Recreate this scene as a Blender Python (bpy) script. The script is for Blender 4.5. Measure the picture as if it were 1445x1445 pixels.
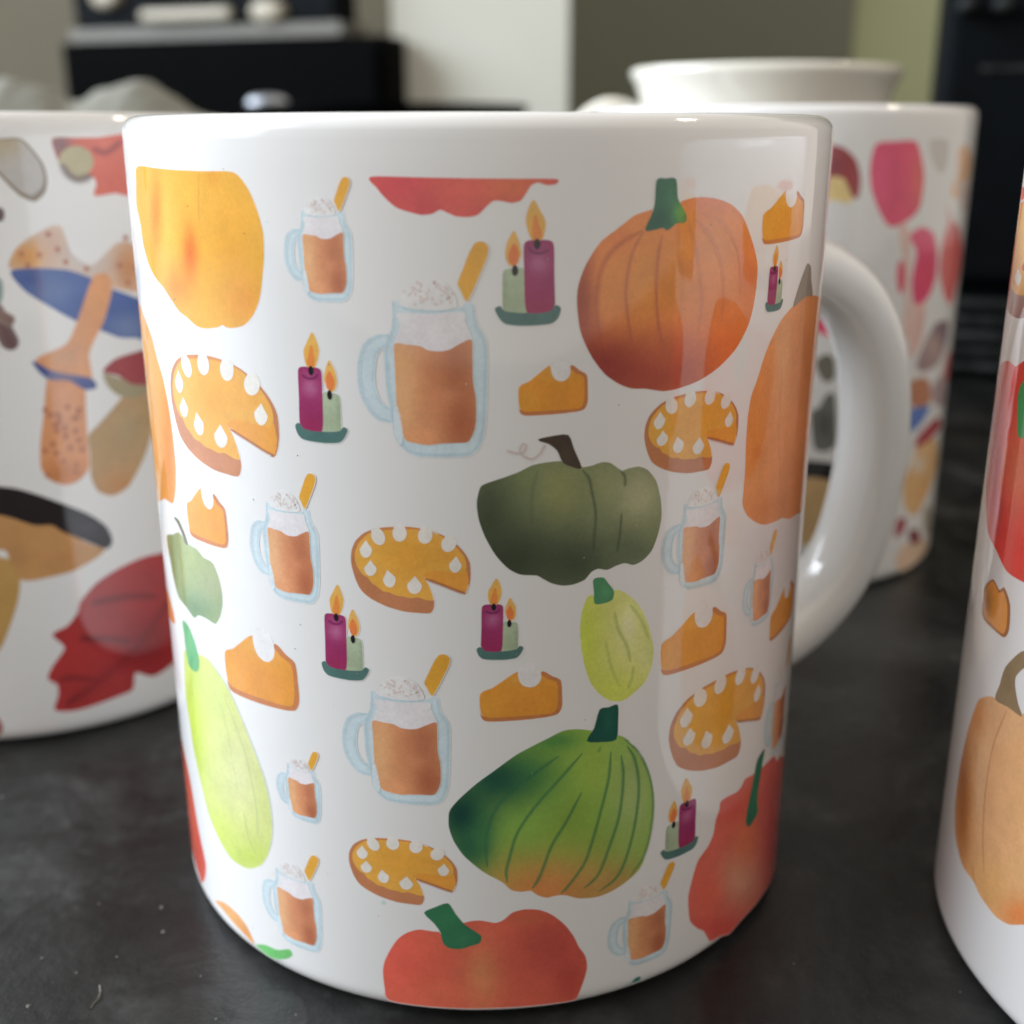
import bpy, bmesh, math, random
import numpy as np
from mathutils import Matrix, Vector
from mathutils.geometry import delaunay_2d_cdt

random.seed(7)
for o in list(bpy.data.objects):
    bpy.data.objects.remove(o)
scene = bpy.context.scene
COL = scene.collection
MM = 0.001

# ------------------------------------------------------------------ camera
# solved from the outline of the front mug (radius 41 mm, height 95.5 mm); millimetres
F, PITCH, ROLL, YAW, DIST, HC = 1653.2, 0.31381, -0.00056, 0.025355, 147.535, 94.057
C0 = np.array([0.0, -DIST, HC])
FW = np.array([math.sin(YAW) * math.cos(PITCH), math.cos(YAW) * math.cos(PITCH), -math.sin(PITCH)])
RT = np.array([math.cos(YAW), -math.sin(YAW), 0.0])
UP = np.cross(RT, FW)
RT, UP = math.cos(ROLL) * RT + math.sin(ROLL) * UP, -math.sin(ROLL) * RT + math.cos(ROLL) * UP

cd = bpy.data.cameras.new('camera')
cam = bpy.data.objects.new('camera', cd)
COL.objects.link(cam)
cam.matrix_world = Matrix(((RT[0], UP[0], -FW[0], C0[0] * MM), (RT[1], UP[1], -FW[1], C0[1] * MM),
                           (RT[2], UP[2], -FW[2], C0[2] * MM), (0, 0, 0, 1)))
cd.sensor_width = 36.0
cd.lens = 36.0 * F / 1445.0
cd.clip_start = 0.01
cd.clip_end = 30.0
cd.dof.use_dof = True
cd.dof.focus_distance = 0.118
cd.dof.aperture_fstop = cd.lens / 2.1          # phone lens: an opening of about 2 mm
scene.camera = cam

# ------------------------------------------------------------------ light
w = bpy.data.worlds.new('World')
scene.world = w
w.use_nodes = True
bg = w.node_tree.nodes['Background']
bg.inputs['Color'].default_value = (1.0, 0.94, 0.86, 1)
bg.inputs['Strength'].default_value = 0.68


def area(name, loc, target, sx, sy, power, color, shape='RECTANGLE'):
    l = bpy.data.lights.new(name, 'AREA')
    l.shape = shape
    l.size = sx
    if shape in ('RECTANGLE', 'ELLIPSE'):
        l.size_y = sy
    l.energy = power
    l.color = color
    o = bpy.data.objects.new(name, l)
    COL.objects.link(o)
    o.location = loc
    o.rotation_euler = (Vector(target) - Vector(loc)).to_track_quat('-Z', 'Y').to_euler()
    return o


win = area('window_light', (-1.25, 0.20, 0.66), (0, 0.06, 0.05), 1.9, 1.1, 104.0, (0.80, 0.89, 1.0))
# daylight through a sheer curtain: the bright opening fades out towards its sides
win.data.use_nodes = True
_nt = win.data.node_tree
_em = next(n for n in _nt.nodes if n.type == 'EMISSION')
_g = _nt.nodes.new('ShaderNodeNewGeometry')
_s = _nt.nodes.new('ShaderNodeSeparateXYZ')
_nt.links.new(_g.outputs['Parametric'], _s.inputs[0])
_prod = None
for _ax in ('X', 'Y'):
    _a = _nt.nodes.new('ShaderNodeMath'); _a.operation = 'PINGPONG'; _a.inputs[1].default_value = 0.5
    _nt.links.new(_s.outputs[_ax], _a.inputs[0])
    _m = _nt.nodes.new('ShaderNodeMapRange'); _m.interpolation_type = 'SMOOTHSTEP'
    _m.inputs['From Min'].default_value = 0.0; _m.inputs['From Max'].default_value = 0.3
    _nt.links.new(_a.outputs[0], _m.inputs['Value'])
    if _prod is None:
        _prod = _m.outputs[0]
    else:
        _p = _nt.nodes.new('ShaderNodeMath'); _p.operation = 'MULTIPLY'
        _nt.links.new(_prod, _p.inputs[0]); _nt.links.new(_m.outputs[0], _p.inputs[1])
        _prod = _p.outputs[0]
_nt.links.new(_prod, _em.inputs['Strength'])
area('ceiling_lamp', (0.95, 0.25, 1.35), (0, 0, 0.05), 0.11, 0.11, 5.0, (1.0, 0.86, 0.66), 'DISK')

vs = scene.view_settings
vs.view_transform = 'Standard'
vs.look = 'None'
vs.exposure = 0.0
vs.gamma = 1.0
vs.use_curve_mapping = False
scene.render.engine = 'CYCLES'
scene.render.resolution_x = scene.render.resolution_y = 1024


# ------------------------------------------------------------------ pixels to places
def ray(px, py):
    d = FW + RT * ((px - 722.5) / F) - UP * ((py - 722.5) / F)
    return d / np.linalg.norm(d)


def at_y(px, py, Y):
    d = ray(px, py)
    return C0 + d * ((Y - C0[1]) / d[1])


def on_counter(px, py, z=0.0):
    d = ray(px, py)
    return C0 + d * ((z - C0[2]) / d[2])


def project(P):
    d = np.asarray(P, float) - C0
    z = d @ FW
    return np.stack([722.5 + F * (d @ RT) / z, 722.5 - F * (d @ UP) / z], -1)


class Cyl:
    """outer wall of a mug: u = arc length round it (mm, 0 = towards -y), v = height (mm)"""

    def __init__(self, cx, cy, R, H):
        self.cx, self.cy, self.R, self.H = cx, cy, R, H

    def fwd(self, px, py):
        d = ray(px, py)
        o = C0[:2] - np.array([self.cx, self.cy])
        a = d[0] ** 2 + d[1] ** 2
        b = o[0] * d[0] + o[1] * d[1]
        c = o @ o - self.R ** 2
        disc = b * b - a * c
        if disc >= 0:
            t = (-b - math.sqrt(disc)) / a
            p = o + d[:2] * t
            az = math.atan2(p[0], -p[1])
        else:                                   # beyond the outline: carry on round the side
            t = -b / a
            p = o + d[:2] * t
            miss = math.hypot(*p) - self.R
            az0 = math.atan2(p[0], -p[1])
            side = 1 if d[0] * -o[1] + d[1] * o[0] > 0 else -1
            az = az0 + side * min(0.4, 0.04 + miss / 14)
        return az * self.R, C0[2] + d[2] * t

    def xyz(self, u, v, off=0.0):
        a = np.asarray(u) / self.R
        r = self.R + off
        return np.stack([self.cx + r * np.sin(a), self.cy - r * np.cos(a), np.asarray(v) + 0 * a], -1)

    def inv(self, uv):
        return project(self.xyz(uv[:, 0], uv[:, 1]))


# ------------------------------------------------------------------ materials
def mat(name):
    m = bpy.data.materials.new(name)
    m.use_nodes = True
    nt = m.node_tree
    return m, nt, nt.nodes['Principled BSDF']


def N(nt, typ, **kw):
    n = nt.nodes.new(typ)
    for k, v in kw.items():
        if k in n.inputs:
            n.inputs[k].default_value = v
        else:
            setattr(n, k, v)
    return n


def ramp(nt, src, stops):
    r = nt.nodes.new('ShaderNodeValToRGB')
    el = r.color_ramp.elements
    while len(el) < len(stops):
        el.new(0.5)
    for e, (p, c) in zip(el, stops):
        e.position = p
        e.color = (c[0], c[1], c[2], 1) if isinstance(c, tuple) else (c, c, c, 1)
    nt.links.new(src, r.inputs[0])
    return r.outputs[0]


def plain(name, color, rough=0.5, noise=0.12, scale=60.0, bump=0.0, spec=0.5, metallic=0.0):
    """painted / plastic / cloth surface with uneven tone, gloss and fine relief"""
    m, nt, p = mat(name)
    L = nt.links.new
    tc = N(nt, 'ShaderNodeTexCoord')
    n1 = N(nt, 'ShaderNodeTexNoise', Scale=scale, Detail=6.0, Roughness=0.6)
    L(tc.outputs['Object'], n1.inputs['Vector'])
    lo = tuple(c * (1 - noise) for c in color)
    hi = tuple(min(1, c * (1 + noise)) for c in color)
    L(ramp(nt, n1.outputs[0], [(0.3, lo), (0.7, hi)]), p.inputs['Base Color'])
    L(ramp(nt, n1.outputs[0], [(0.3, max(0.02, rough * 0.85)), (0.7, min(1, rough * 1.15))]), p.inputs['Roughness'])
    p.inputs['Specular IOR Level'].default_value = spec
    p.inputs['Metallic'].default_value = metallic
    if bump:
        n2 = N(nt, 'ShaderNodeTexNoise', Scale=scale * 6, Detail=4.0)
        L(tc.outputs['Object'], n2.inputs['Vector'])
        b = N(nt, 'ShaderNodeBump', Strength=bump, Distance=0.0005)
        L(n2.outputs[0], b.inputs['Height'])
        L(b.outputs[0], p.inputs['Normal'])
    return m


def glaze(name, color):
    m, nt, p = mat(name)
    L = nt.links.new
    tc = N(nt, 'ShaderNodeTexCoord')
    n1 = N(nt, 'ShaderNodeTexNoise', Scale=45.0, Detail=3.0)
    L(tc.outputs['Object'], n1.inputs['Vector'])
    L(ramp(nt, n1.outputs[0], [(0.3, tuple(c * 0.975 for c in color)), (0.7, color)]), p.inputs['Base Color'])
    n2 = N(nt, 'ShaderNodeTexNoise', Scale=110.0, Detail=4.0)
    L(tc.outputs['Object'], n2.inputs['Vector'])
    b = N(nt, 'ShaderNodeBump', Strength=0.10, Distance=0.0002)
    L(n2.outputs[0], b.inputs['Height'])
    L(b.outputs[0], p.inputs['Normal'])
    p.inputs['Roughness'].default_value = 0.045
    p.inputs['IOR'].default_value = 1.68
    return m


GLAZE = glaze('white_glaze', (0.80, 0.79, 0.775))
CREAM = glaze('cream_glaze', (0.80, 0.765, 0.67))


def ink():
    """sublimation print under the glaze: colour from the drawing, with watercolour mottling and grain"""
    m, nt, p = mat('printed_ink')
    L = nt.links.new
    at = N(nt, 'ShaderNodeAttribute', attribute_name='Col')
    tc = N(nt, 'ShaderNodeTexCoord')
    n1 = N(nt, 'ShaderNodeTexNoise', Scale=260.0, Detail=7.0, Roughness=0.72)
    n2 = N(nt, 'ShaderNodeTexNoise', Scale=2600.0, Detail=2.0)
    L(tc.outputs['Object'], n1.inputs['Vector'])
    L(tc.outputs['Object'], n2.inputs['Vector'])
    v1 = ramp(nt, n1.outputs[0], [(0.3, 0.90), (0.7, 1.09)])
    v2 = ramp(nt, n2.outputs[0], [(0.25, 0.95), (0.75, 1.05)])
    mx = N(nt, 'ShaderNodeMix', data_type='RGBA', blend_type='MULTIPLY')
    mx.inputs[0].default_value = 1.0
    L(at.outputs['Color'], mx.inputs[6])
    L(v1, mx.inputs[7])
    mx2 = N(nt, 'ShaderNodeMix', data_type='RGBA', blend_type='MULTIPLY')
    mx2.inputs[0].default_value = 1.0
    L(mx.outputs[2], mx2.inputs[6])
    L(v2, mx2.inputs[7])
    L(mx2.outputs[2], p.inputs['Base Color'])
    p.inputs['Roughness'].default_value = 0.05
    p.inputs['IOR'].default_value = 1.66
    return m


INK = ink()


def slate():
    m, nt, p = mat('dark_slate_laminate')
    L = nt.links.new
    tc = N(nt, 'ShaderNodeTexCoord')
    big = N(nt, 'ShaderNodeTexNoise', Scale=40.0, Detail=10.0, Roughness=0.72, Distortion=0.8)
    fine = N(nt, 'ShaderNodeTexNoise', Scale=420.0, Detail=5.0, Roughness=0.7)
    for n in (big, fine):
        L(tc.outputs['Object'], n.inputs['Vector'])
    c1 = ramp(nt, big.outputs[0], [(0.30, (0.004, 0.004, 0.004)), (0.47, (0.010, 0.0103, 0.0099)), (0.58, (0.022, 0.0224, 0.0214)), (0.70, (0.056, 0.056, 0.053))])
    c2 = ramp(nt, fine.outputs[0], [(0.3, 0.65), (0.62, 1.1), (0.8, 1.9)])
    mx = N(nt, 'ShaderNodeMix', data_type='RGBA', blend_type='MULTIPLY')
    mx.inputs[0].default_value = 1.0
    L(c1, mx.inputs[6])
    L(c2, mx.inputs[7])
    # dried drop: faint grey disc with a dark rim
    c = on_counter(381, 1436) * MM
    e = on_counter(322, 1440) * MM
    rad = float(np.linalg.norm(c - e))
    sub = N(nt, 'ShaderNodeVectorMath', operation='DISTANCE')
    wob = N(nt, 'ShaderNodeTexNoise', Scale=140.0, Detail=2.0)
    L(tc.outputs['Object'], wob.inputs['Vector'])
    wv = N(nt, 'ShaderNodeVectorMath', operation='SCALE')
    wv.inputs[3].default_value = 0.0022
    L(wob.outputs[1], wv.inputs[0])
    ad = N(nt, 'ShaderNodeVectorMath', operation='ADD')
    L(tc.outputs['Object'], ad.inputs[0])
    L(wv.outputs[0], ad.inputs[1])
    L(ad.outputs[0], sub.inputs[0])
    sub.inputs[1].default_value = (c[0] + 0.0011, c[1] + 0.0011, 0.0011)
    dv = N(nt, 'ShaderNodeMath', operation='DIVIDE')
    dv.inputs[1].default_value = rad * 1.5
    L(sub.outputs['Value'], dv.inputs[0])
    rim = ramp(nt, dv.outputs[0], [(0.0, 1.5), (0.60, 1.5), (0.645, 0.35), (0.67, 0.5), (0.71, 1.0)])
    mx2 = N(nt, 'ShaderNodeMix', data_type='RGBA', blend_type='MULTIPLY')
    mx2.inputs[0].default_value = 1.0
    L(mx.outputs[2], mx2.inputs[6])
    L(rim, mx2.inputs[7])
    L(mx2.outputs[2], p.inputs['Base Color'])
    L(ramp(nt, big.outputs[0], [(0.3, 0.28), (0.7, 0.5)]), p.inputs['Roughness'])
    b = N(nt, 'ShaderNodeBump', Strength=0.5, Distance=0.0003)
    L(fine.outputs[0], b.inputs['Height'])
    L(b.outputs[0], p.inputs['Normal'])
    p.inputs['Specular IOR Level'].default_value = 0.4
    return m


# ------------------------------------------------------------------ mesh helpers (millimetres in, metres out)
def make(name, verts, faces, material, parent=None, smooth=True, loc=None):
    me = bpy.data.meshes.new(name)
    me.from_pydata([tuple(float(c) * MM for c in v) for v in verts], [], faces)
    if smooth:
        me.polygons.foreach_set('use_smooth', [True] * len(me.polygons))
    me.materials.append(material)
    me.update()
    o = bpy.data.objects.new(name, me)
    COL.objects.link(o)
    if parent:
        o.parent = parent
    if loc is not None:
        o.location = [c * MM for c in loc]
    return o


def empty(name, loc, label, cat, group=None):
    o = bpy.data.objects.new(name, None)
    COL.objects.link(o)
    o.location = [c * MM for c in loc]
    o.empty_display_size = 0.02
    tag(o, label, cat, group)
    return o


def tag(o, label=None, cat=None, group=None, kind=None):
    for k, v in (('label', label), ('category', cat), ('group', group), ('kind', kind)):
        if v:
            o[k] = v
    return o


def lathe(name, prof, material, parent, n=192, loc=None):
    verts, faces = [], []
    rows = []
    for r, z in prof:
        if r < 1e-6:
            rows.append([len(verts)])
            verts.append((0, 0, z))
        else:
            rows.append(list(range(len(verts), len(verts) + n)))
            verts += [(r * math.sin(2 * math.pi * i / n), -r * math.cos(2 * math.pi * i / n), z) for i in range(n)]
    for a, b in zip(rows, rows[1:]):
        for i in range(n):
            j = (i + 1) % n
            if len(a) == 1:
                faces.append((a[0], b[j], b[i]))
            elif len(b) == 1:
                faces.append((a[i], a[j], b[0]))
            else:
                faces.append((a[i], a[j], b[j], b[i]))
    return make(name, verts, faces, material, parent, loc=loc)


def box(name, lo, hi, material, parent=None, bevel=1.5, seg=3):
    bm = bmesh.new()
    bmesh.ops.create_cube(bm, size=1.0)
    for v in bm.verts:
        for k in range(3):
            v.co[k] = ((lo[k] + hi[k]) / 2 + v.co[k] * (hi[k] - lo[k])) * MM
    if bevel:
        bmesh.ops.bevel(bm, geom=bm.edges[:], offset=bevel * MM, segments=seg, profile=0.5, affect='EDGES')
    me = bpy.data.meshes.new(name)
    bm.to_mesh(me)
    bm.free()
    me.materials.append(material)
    o = bpy.data.objects.new(name, me)
    COL.objects.link(o)
    if parent:
        o.parent = parent
    return o


def arc(cx, cz, r, a0, a1, n):
    return [(cx + r * math.cos(math.radians(a0 + (a1 - a0) * i / n)), cz + r * math.sin(math.radians(a0 + (a1 - a0) * i / n))) for i in range(n + 1)]


def sweep(name, path, half_w, half_t, material, parent, az, power=2.4, n=40, seg=28):
    """handle: rounded-ellipse section along a path of (radius, height), in the upright plane at azimuth az"""
    P = np.array(path, float)
    # Catmull-Rom through the path
    pts = []
    Q = np.vstack([2 * P[0] - P[1], P, 2 * P[-1] - P[-2]])
    for i in range(1, len(Q) - 2):
        for k in range(8):
            t = k / 8
            p0, p1, p2, p3 = Q[i - 1:i + 3]
            pts.append(0.5 * ((2 * p1) + (-p0 + p2) * t + (2 * p0 - 5 * p1 + 4 * p2 - p3) * t * t + (-p0 + 3 * p1 - 3 * p2 + p3) * t ** 3))
    pts.append(P[-1])
    pts = np.array(pts)
    tg = np.gradient(pts, axis=0)
    tg /= np.linalg.norm(tg, axis=1)[:, None]
    e = np.array([math.sin(az), -math.cos(az), 0])
    s = np.array([math.cos(az), math.sin(az), 0])
    verts, faces = [], []
    m = len(pts)
    for i, (p, t) in enumerate(zip(pts, tg)):
        nr = np.array([-t[1], t[0]])
        f = i / (m - 1)
        grow = 1 + 0.28 * (math.exp(-f * 14) + math.exp(-(1 - f) * 14))
        for k in range(seg):
            a = 2 * math.pi * k / seg
            c, d = math.cos(a), math.sin(a)
            x = half_w * grow * math.copysign(abs(c) ** (2 / power), c)
            y = half_t * grow * math.copysign(abs(d) ** (2 / power), d)
            q = p + nr * y
            verts.append(e * q[0] + np.array([0, 0, q[1]]) + s * x)
    for i in range(m - 1):
        for k in range(seg):
            j = (k + 1) % seg
            faces.append((i * seg + k, i * seg + j, (i + 1) * seg + j, (i + 1) * seg + k))
    faces.append(tuple(range(seg - 1, -1, -1)))
    faces.append(tuple(range((m - 1) * seg, m * seg)))
    return make(name, verts, faces, material, parent)


# ------------------------------------------------------------------ counter and background
counter = box('counter', (-900, -420, -30), (900, 1460, 0), slate(), bevel=1.0, seg=2)
tag(counter, 'dark mottled slate worktop under the mugs', None, None, 'structure')
YW = 1480.0


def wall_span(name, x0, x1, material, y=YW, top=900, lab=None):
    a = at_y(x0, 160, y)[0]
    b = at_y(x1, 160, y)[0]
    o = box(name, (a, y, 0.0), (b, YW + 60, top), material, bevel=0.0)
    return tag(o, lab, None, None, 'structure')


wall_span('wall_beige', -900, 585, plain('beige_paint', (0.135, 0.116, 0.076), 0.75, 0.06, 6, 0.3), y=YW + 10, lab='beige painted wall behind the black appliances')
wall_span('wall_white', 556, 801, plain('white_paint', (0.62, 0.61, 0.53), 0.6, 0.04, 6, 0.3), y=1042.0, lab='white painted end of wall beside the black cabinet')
wall_span('wall_shaded', 803, 1196, plain('shaded_wall_paint', (0.165, 0.172, 0.125), 0.7, 0.06, 6, 0.3), y=YW + 6, lab='shaded wall, toned dark olive grey, behind the flared cup')  # shaded stretch of the green wall, its shade put into the colour
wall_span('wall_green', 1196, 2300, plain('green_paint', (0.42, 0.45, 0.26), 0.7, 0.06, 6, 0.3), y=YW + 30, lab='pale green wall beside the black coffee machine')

BLACK = plain('black_plastic', (0.001, 0.0011, 0.0012), 0.5, 0.3, 40, 0.2, 0.015)
BLACK_M = plain('black_matt', (0.003, 0.004, 0.005), 0.6, 0.3, 40, 0.2, 0.05)
GREYP = plain('grey_plastic', (0.115, 0.105, 0.085), 0.5, 0.1, 30, 0.2)
PALE = plain('pale_metal', (0.36, 0.32, 0.24), 0.4, 0.1, 30, 0.2)

# black cabinet and, on it, the oven with a pale handle
yb = 1050.0
p0, p1 = at_y(97, 64, yb), at_y(569, 46, yb)
cab = empty('black_cabinet', ((p0[0] + p1[0]) / 2, yb, 0), 'low glossy black cabinet standing against the beige wall under the oven', 'cabinet')


def child_box(name, lo, hi, material, parent, bevel=1.5):
    o = box(name, lo, hi, material, None, bevel)
    o.parent = parent
    o.matrix_parent_inverse = Matrix.Translation(-Vector(parent.location))
    return o


ztop = (p0[2] + p1[2]) / 2
child_box('case', (p0[0], yb, 8), (p1[0] - 1, yb + 50, ztop), BLACK, cab, 3)
child_box('door', (p0[0] + 6, yb - 6, 20), (p1[0] - 6, yb - 0.5, ztop - 8), BLACK, cab, 2)
for fx in (p0[0] + 25, p1[0] - 25):
    child_box('foot', (fx - 12, yb + 20, 0), (fx + 12, yb + 44, 8), BLACK_M, cab, 1)
q0, q1 = at_y(118, 20, yb), at_y(502, 20, yb)
zb = at_y(300, 36, yb)[2]
oven = empty('countertop_oven', ((p0[0] + p1[0]) / 2, yb, ztop), 'black countertop oven with a pale bar handle and pale knobs, on the black cabinet', 'oven')
child_box('base_plate', (q0[0] - 4, yb - 3, ztop), (q1[0] + 6, yb + 48, zb), GREYP, oven, 1)
child_box('case', (q0[0], yb, zb), (q1[0], yb + 48, zb + 190), BLACK_M, oven, 4)


def front_disc(name, px, py, rx, ry, material, parent, y=yb):
    a, b, c = at_y(px, py, y), at_y(px + rx, py, y), at_y(px, py - ry, y)
    hx, hz = b[0] - a[0], c[2] - a[2]
    n = 28
    vs_, fs = [], []
    for y_, k in ((y, 1.0), (y - 9, 1.0), (y - 12, 0.75)):
        vs_ += [(a[0] + hx * k * math.cos(2 * math.pi * i / n), y_, a[2] + hz * k * math.sin(2 * math.pi * i / n)) for i in range(n)]
    for r in range(2):
        fs += [(r * n + i, r * n + (i + 1) % n, (r + 1) * n + (i + 1) % n, (r + 1) * n + i) for i in range(n)]
    fs.append(tuple(range(2 * n, 3 * n)))
    o = make(name, vs_, fs, material)
    o.parent = parent
    o.matrix_parent_inverse = Matrix.Translation(-Vector(parent.location))
    return o


front_disc('knob', 414, 20, 23, 16, PALE, oven)
front_disc('knob', 175, -8, 20, 15, PALE, oven)
h0, h1 = at_y(232, 21, yb), at_y(366, 21, yb)
hz = at_y(300, 12, yb)[2] - at_y(300, 30, yb)[2]
child_box('handle', (h0[0], yb - 14, h0[2] - hz / 2), (h1[0], yb - 4, h0[2] + hz / 2), PALE, oven, 4)
for hx_ in (h0[0] + 14, h1[0] - 22):
    child_box('handle_mount', (hx_, yb - 6, h0[2] - 2), (hx_ + 8, yb + 1, h0[2] + 2), BLACK_M, oven, 0.4)

for _o in (cab, oven):                 # both stand at an angle, right end forward
    _o.rotation_euler = (0, 0, math.radians(-20))
    _o.scale = (1.115, 1, 1)
    _o.location.x -= 0.020

# black pan behind the front mug
yp = 560.0
pc = at_y(545, 150, yp)
pw = (at_y(745, 150, yp)[0] - at_y(345, 150, yp)[0]) / 2
zr = at_y(545, 144, yp - pw)[2]
pan = empty('saucepan', (pc[0], yp, 0), 'low black saucepan with a shiny rim behind the printed mugs', 'pan')
lathe('body', [(0, 0.0), (pw - 12, 0.0), (pw - 5, 3), (pw - 2, 10), (pw - 1.5, zr - 6), (pw, zr - 3), (pw + 0.5, zr - 1.2), (pw, zr), (pw - 2.2, zr - 0.4), (pw - 4, zr - 6), (pw - 5, 12), (pw - 10, 6), (0, 5.5)], BLACK, pan, 96)
hk = at_y(378, 149, yp - 40)
kb = lathe('highlight_cap', [(0, -6), (7, -6), (9, -3), (9.5, 0), (8, 4), (5, 6), (0, 6.5)], plain('highlight_steel', (0.42, 0.44, 0.48), 0.45, 0.05, 30, 0, 0.5, 1.0), pan, 32)  # bright cap added to stand for the highlight on the pan's edge
kb.location = [(hk[0] - pc[0]) * MM, (hk[1] - yp) * MM, (hk[2] + 1.5) * MM]
kb.scale = (1.2, 1.0, 0.6)
st = box('side_grip', (hk[0] - pc[0] - 9, -48, hk[2] - 12), (hk[0] - pc[0] + 9, -20, hk[2] - 1.5), BLACK, pan, 3)

# crumpled white cloth at the left
yc = 300.0
cl_pk = [(at_y(42, 124, yc), 15), (at_y(178, 119, yc), 17), (at_y(262, 160, yc), 16), (at_y(-90, 120, yc), 25)]
vs_, fs = [], []
nx, ny = 90, 46
x0c, x1c, y0c, y1c = cl_pk[0][0][0] - 110, cl_pk[2][0][0] + 45, yc - 42, yc + 42
for j in range(ny):
    for i in range(nx):
        x = x0c + (x1c - x0c) * i / (nx - 1)
        y = y0c + (y1c - y0c) * j / (ny - 1)
        e = max(0.0, 1 - ((y - yc) / 42) ** 2) ** 0.45 * min(1, max(0, (x - x0c) / 18)) ** 0.5 * min(1, max(0, (x1c - x) / 26)) ** 0.6
        h = 96.0
        for (pk, s) in cl_pk:
            h = h + (pk[2] - 96.0) * math.exp(-abs((x - pk[0]) / s) ** 2.6) * math.exp(-((y - yc) / 30) ** 2)
        cr = 0.8 * math.sin(x * 0.31 + y * 0.17) * math.sin(y * 0.23 - x * 0.11) + 0.3 * math.sin(x * 0.71 - y * 0.43)
        vs_.append((x, y, max(0.0, h * e + cr * e)))
for j in range(ny - 1):
    for i in range(nx - 1):
        a = j * nx + i
        fs.append((a, a + 1, a + nx + 1, a + nx))
tag(make('crumpled_cloth', vs_, fs, plain('white_cotton', (0.20, 0.195, 0.16), 0.9, 0.06, 90, 0.6)), 'crumpled off white cloth heaped behind the mushroom leaf mug', 'cloth')

# black coffee machine at the right
ym = on_counter(1385, 534)[1]
ml = at_y(1322, 150, ym)[0]
mach = empty('coffee_machine', (ml, ym, 0), 'tall black coffee machine with ribbed lower front, beside the pale green wall', 'coffee machine')
zg = at_y(1390, 404, ym)[2]
child_box('housing', (ml, ym, zg + 1), (ml + 190, ym + 150, 330), BLACK_M, mach, 5)
child_box('drip_base', (ml + 2, ym + 8, 0), (ml + 188, ym + 150, zg), BLACK_M, mach, 2)
RIB = plain('worn_black', (0.022, 0.024, 0.024), 0.6, 0.95, 130, 0.6, 0.2)
nrib = 5
for k in range(nrib):
    zz = 4 + (zg - 6) * k / nrib
    child_box('rib', (ml + 5, ym - 1, zz), (ml + 185, ym + 7.5, zz + (zg - 6) / nrib * 0.62), RIB, mach, 2.0)
zs = at_y(1400, 98, ym)[2]
child_box('panel_seam', (ml + 14, ym - 1.2, zs - 1), (ml + 176, ym - 0.2, zs + 1), RIB, mach, 0.4)
for kx in (1362, 1408):
    front_disc('button', kx, 12, 13, 11, RIB, mach, y=ym)

mach.rotation_euler = (0, 0, math.radians(-19))      # turned to face the front of the worktop


# ------------------------------------------------------------------ mugs
def mug_profile(R, H, wall=3.6):
    rr = wall / 2
    pr = [(0, 1.6), (R - 9, 1.6), (R - 7.5, 0.3), (R - 6.5, 0.0), (R - 3.2, 0.0)]
    pr += arc(R - 2.6, 2.6, 2.6, -80, 0, 8)
    pr += [(R, 3.2), (R, 5), (R, 20), (R, 48), (R, 76), (R, H - 5), (R, H - 3.2)]
    pr += [(R - 0.04, H - 2.6)] + arc(R - rr - 0.1, H - rr - 0.3, rr + 0.1, 12, 168, 16)
    pr += [(R - wall, H - 3.2), (R - wall, H - 5), (R - wall, 40), (R - wall, 10)]
    pr += arc(R - wall - 5, 9.5, 5, 0, -90, 8) + [(0, 4.5)]
    return pr


def mug(cyl, label, handle_deg):
    o = empty('mug', (cyl.cx, cyl.cy, 0), label, 'mug')
    lathe('body', mug_profile(cyl.R, cyl.H + 0.45), GLAZE, o)
    R = cyl.R
    path = [(R - 2.2, 76.0), (R + 4, 76.9), (R + 11.5, 75.3), (R + 19, 70.3), (R + 24.0, 62), (R + 26.0, 51), (R + 25.2, 40), (R + 22.3, 30.0), (R + 16.5, 22.8), (R + 8, 18.3), (R - 2.2, 17.6)]
    sweep('handle', path, 5.9, 4.2, GLAZE, o, math.radians(handle_deg))
    return o


MAIN = Cyl(0, 0, 41.0, 95.5)
LEFT = Cyl(-83.0, 63.3, 41.0, 96.6)
BACK = Cyl(66.6, 125.0, 41.0, 98.8)
RIGHT = Cyl(96.7, -32.6, 41.0, 95.5)
m_main = mug(MAIN, 'white mug printed with pumpkins, candles, jar drinks and pies, handle against the pink toadstool mug', 115)
m_left = mug(LEFT, 'white mug printed with a blue capped mushroom, black mushroom and dark red leaf', 262)
m_back = mug(BACK, 'white mug printed with pink toadstools and small mushrooms behind the handle of another mug', 205)
m_right = mug(RIGHT, 'white mug printed with a red pumpkin above a pale orange pumpkin with brown stem', 70)

# flared cup far behind
yf = 226.0
fa, fb = at_y(888, 92, yf), at_y(1270, 92, yf)
fr = (fb[0] - fa[0]) / 2 * 0.985
fz = at_y(1080, 86, yf - fr)[2]
cup = empty('flared_cup', ((fa[0] + fb[0]) / 2, yf, 0), 'tall plain cream cup with a flared rim behind the pink mushroom mug', 'cup')
lathe('body', [(0, 2), (fr - 17, 2), (fr - 15.5, 0), (fr - 13, 0), (fr - 11.5, 1.5), (fr - 10, 8), (fr - 7, 40), (fr - 5.2, fz - 28), (fr - 4.6, fz - 18), (fr - 3.6, fz - 10), (fr - 1.8, fz - 4.5), (fr - 0.4, fz - 2.2), (fr, fz - 1.0), (fr - 0.8, fz), (fr - 2.4, fz - 0.6), (fr - 5, fz - 5), (fr - 7.4, fz - 12), (fr - 8.4, fz - 28), (fr - 10.5, 40), (fr - 14, 9), (fr - 20, 6), (0, 5.5)], CREAM, cup, 128)
hz_ = at_y(850, 139, yf)[2]
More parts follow.
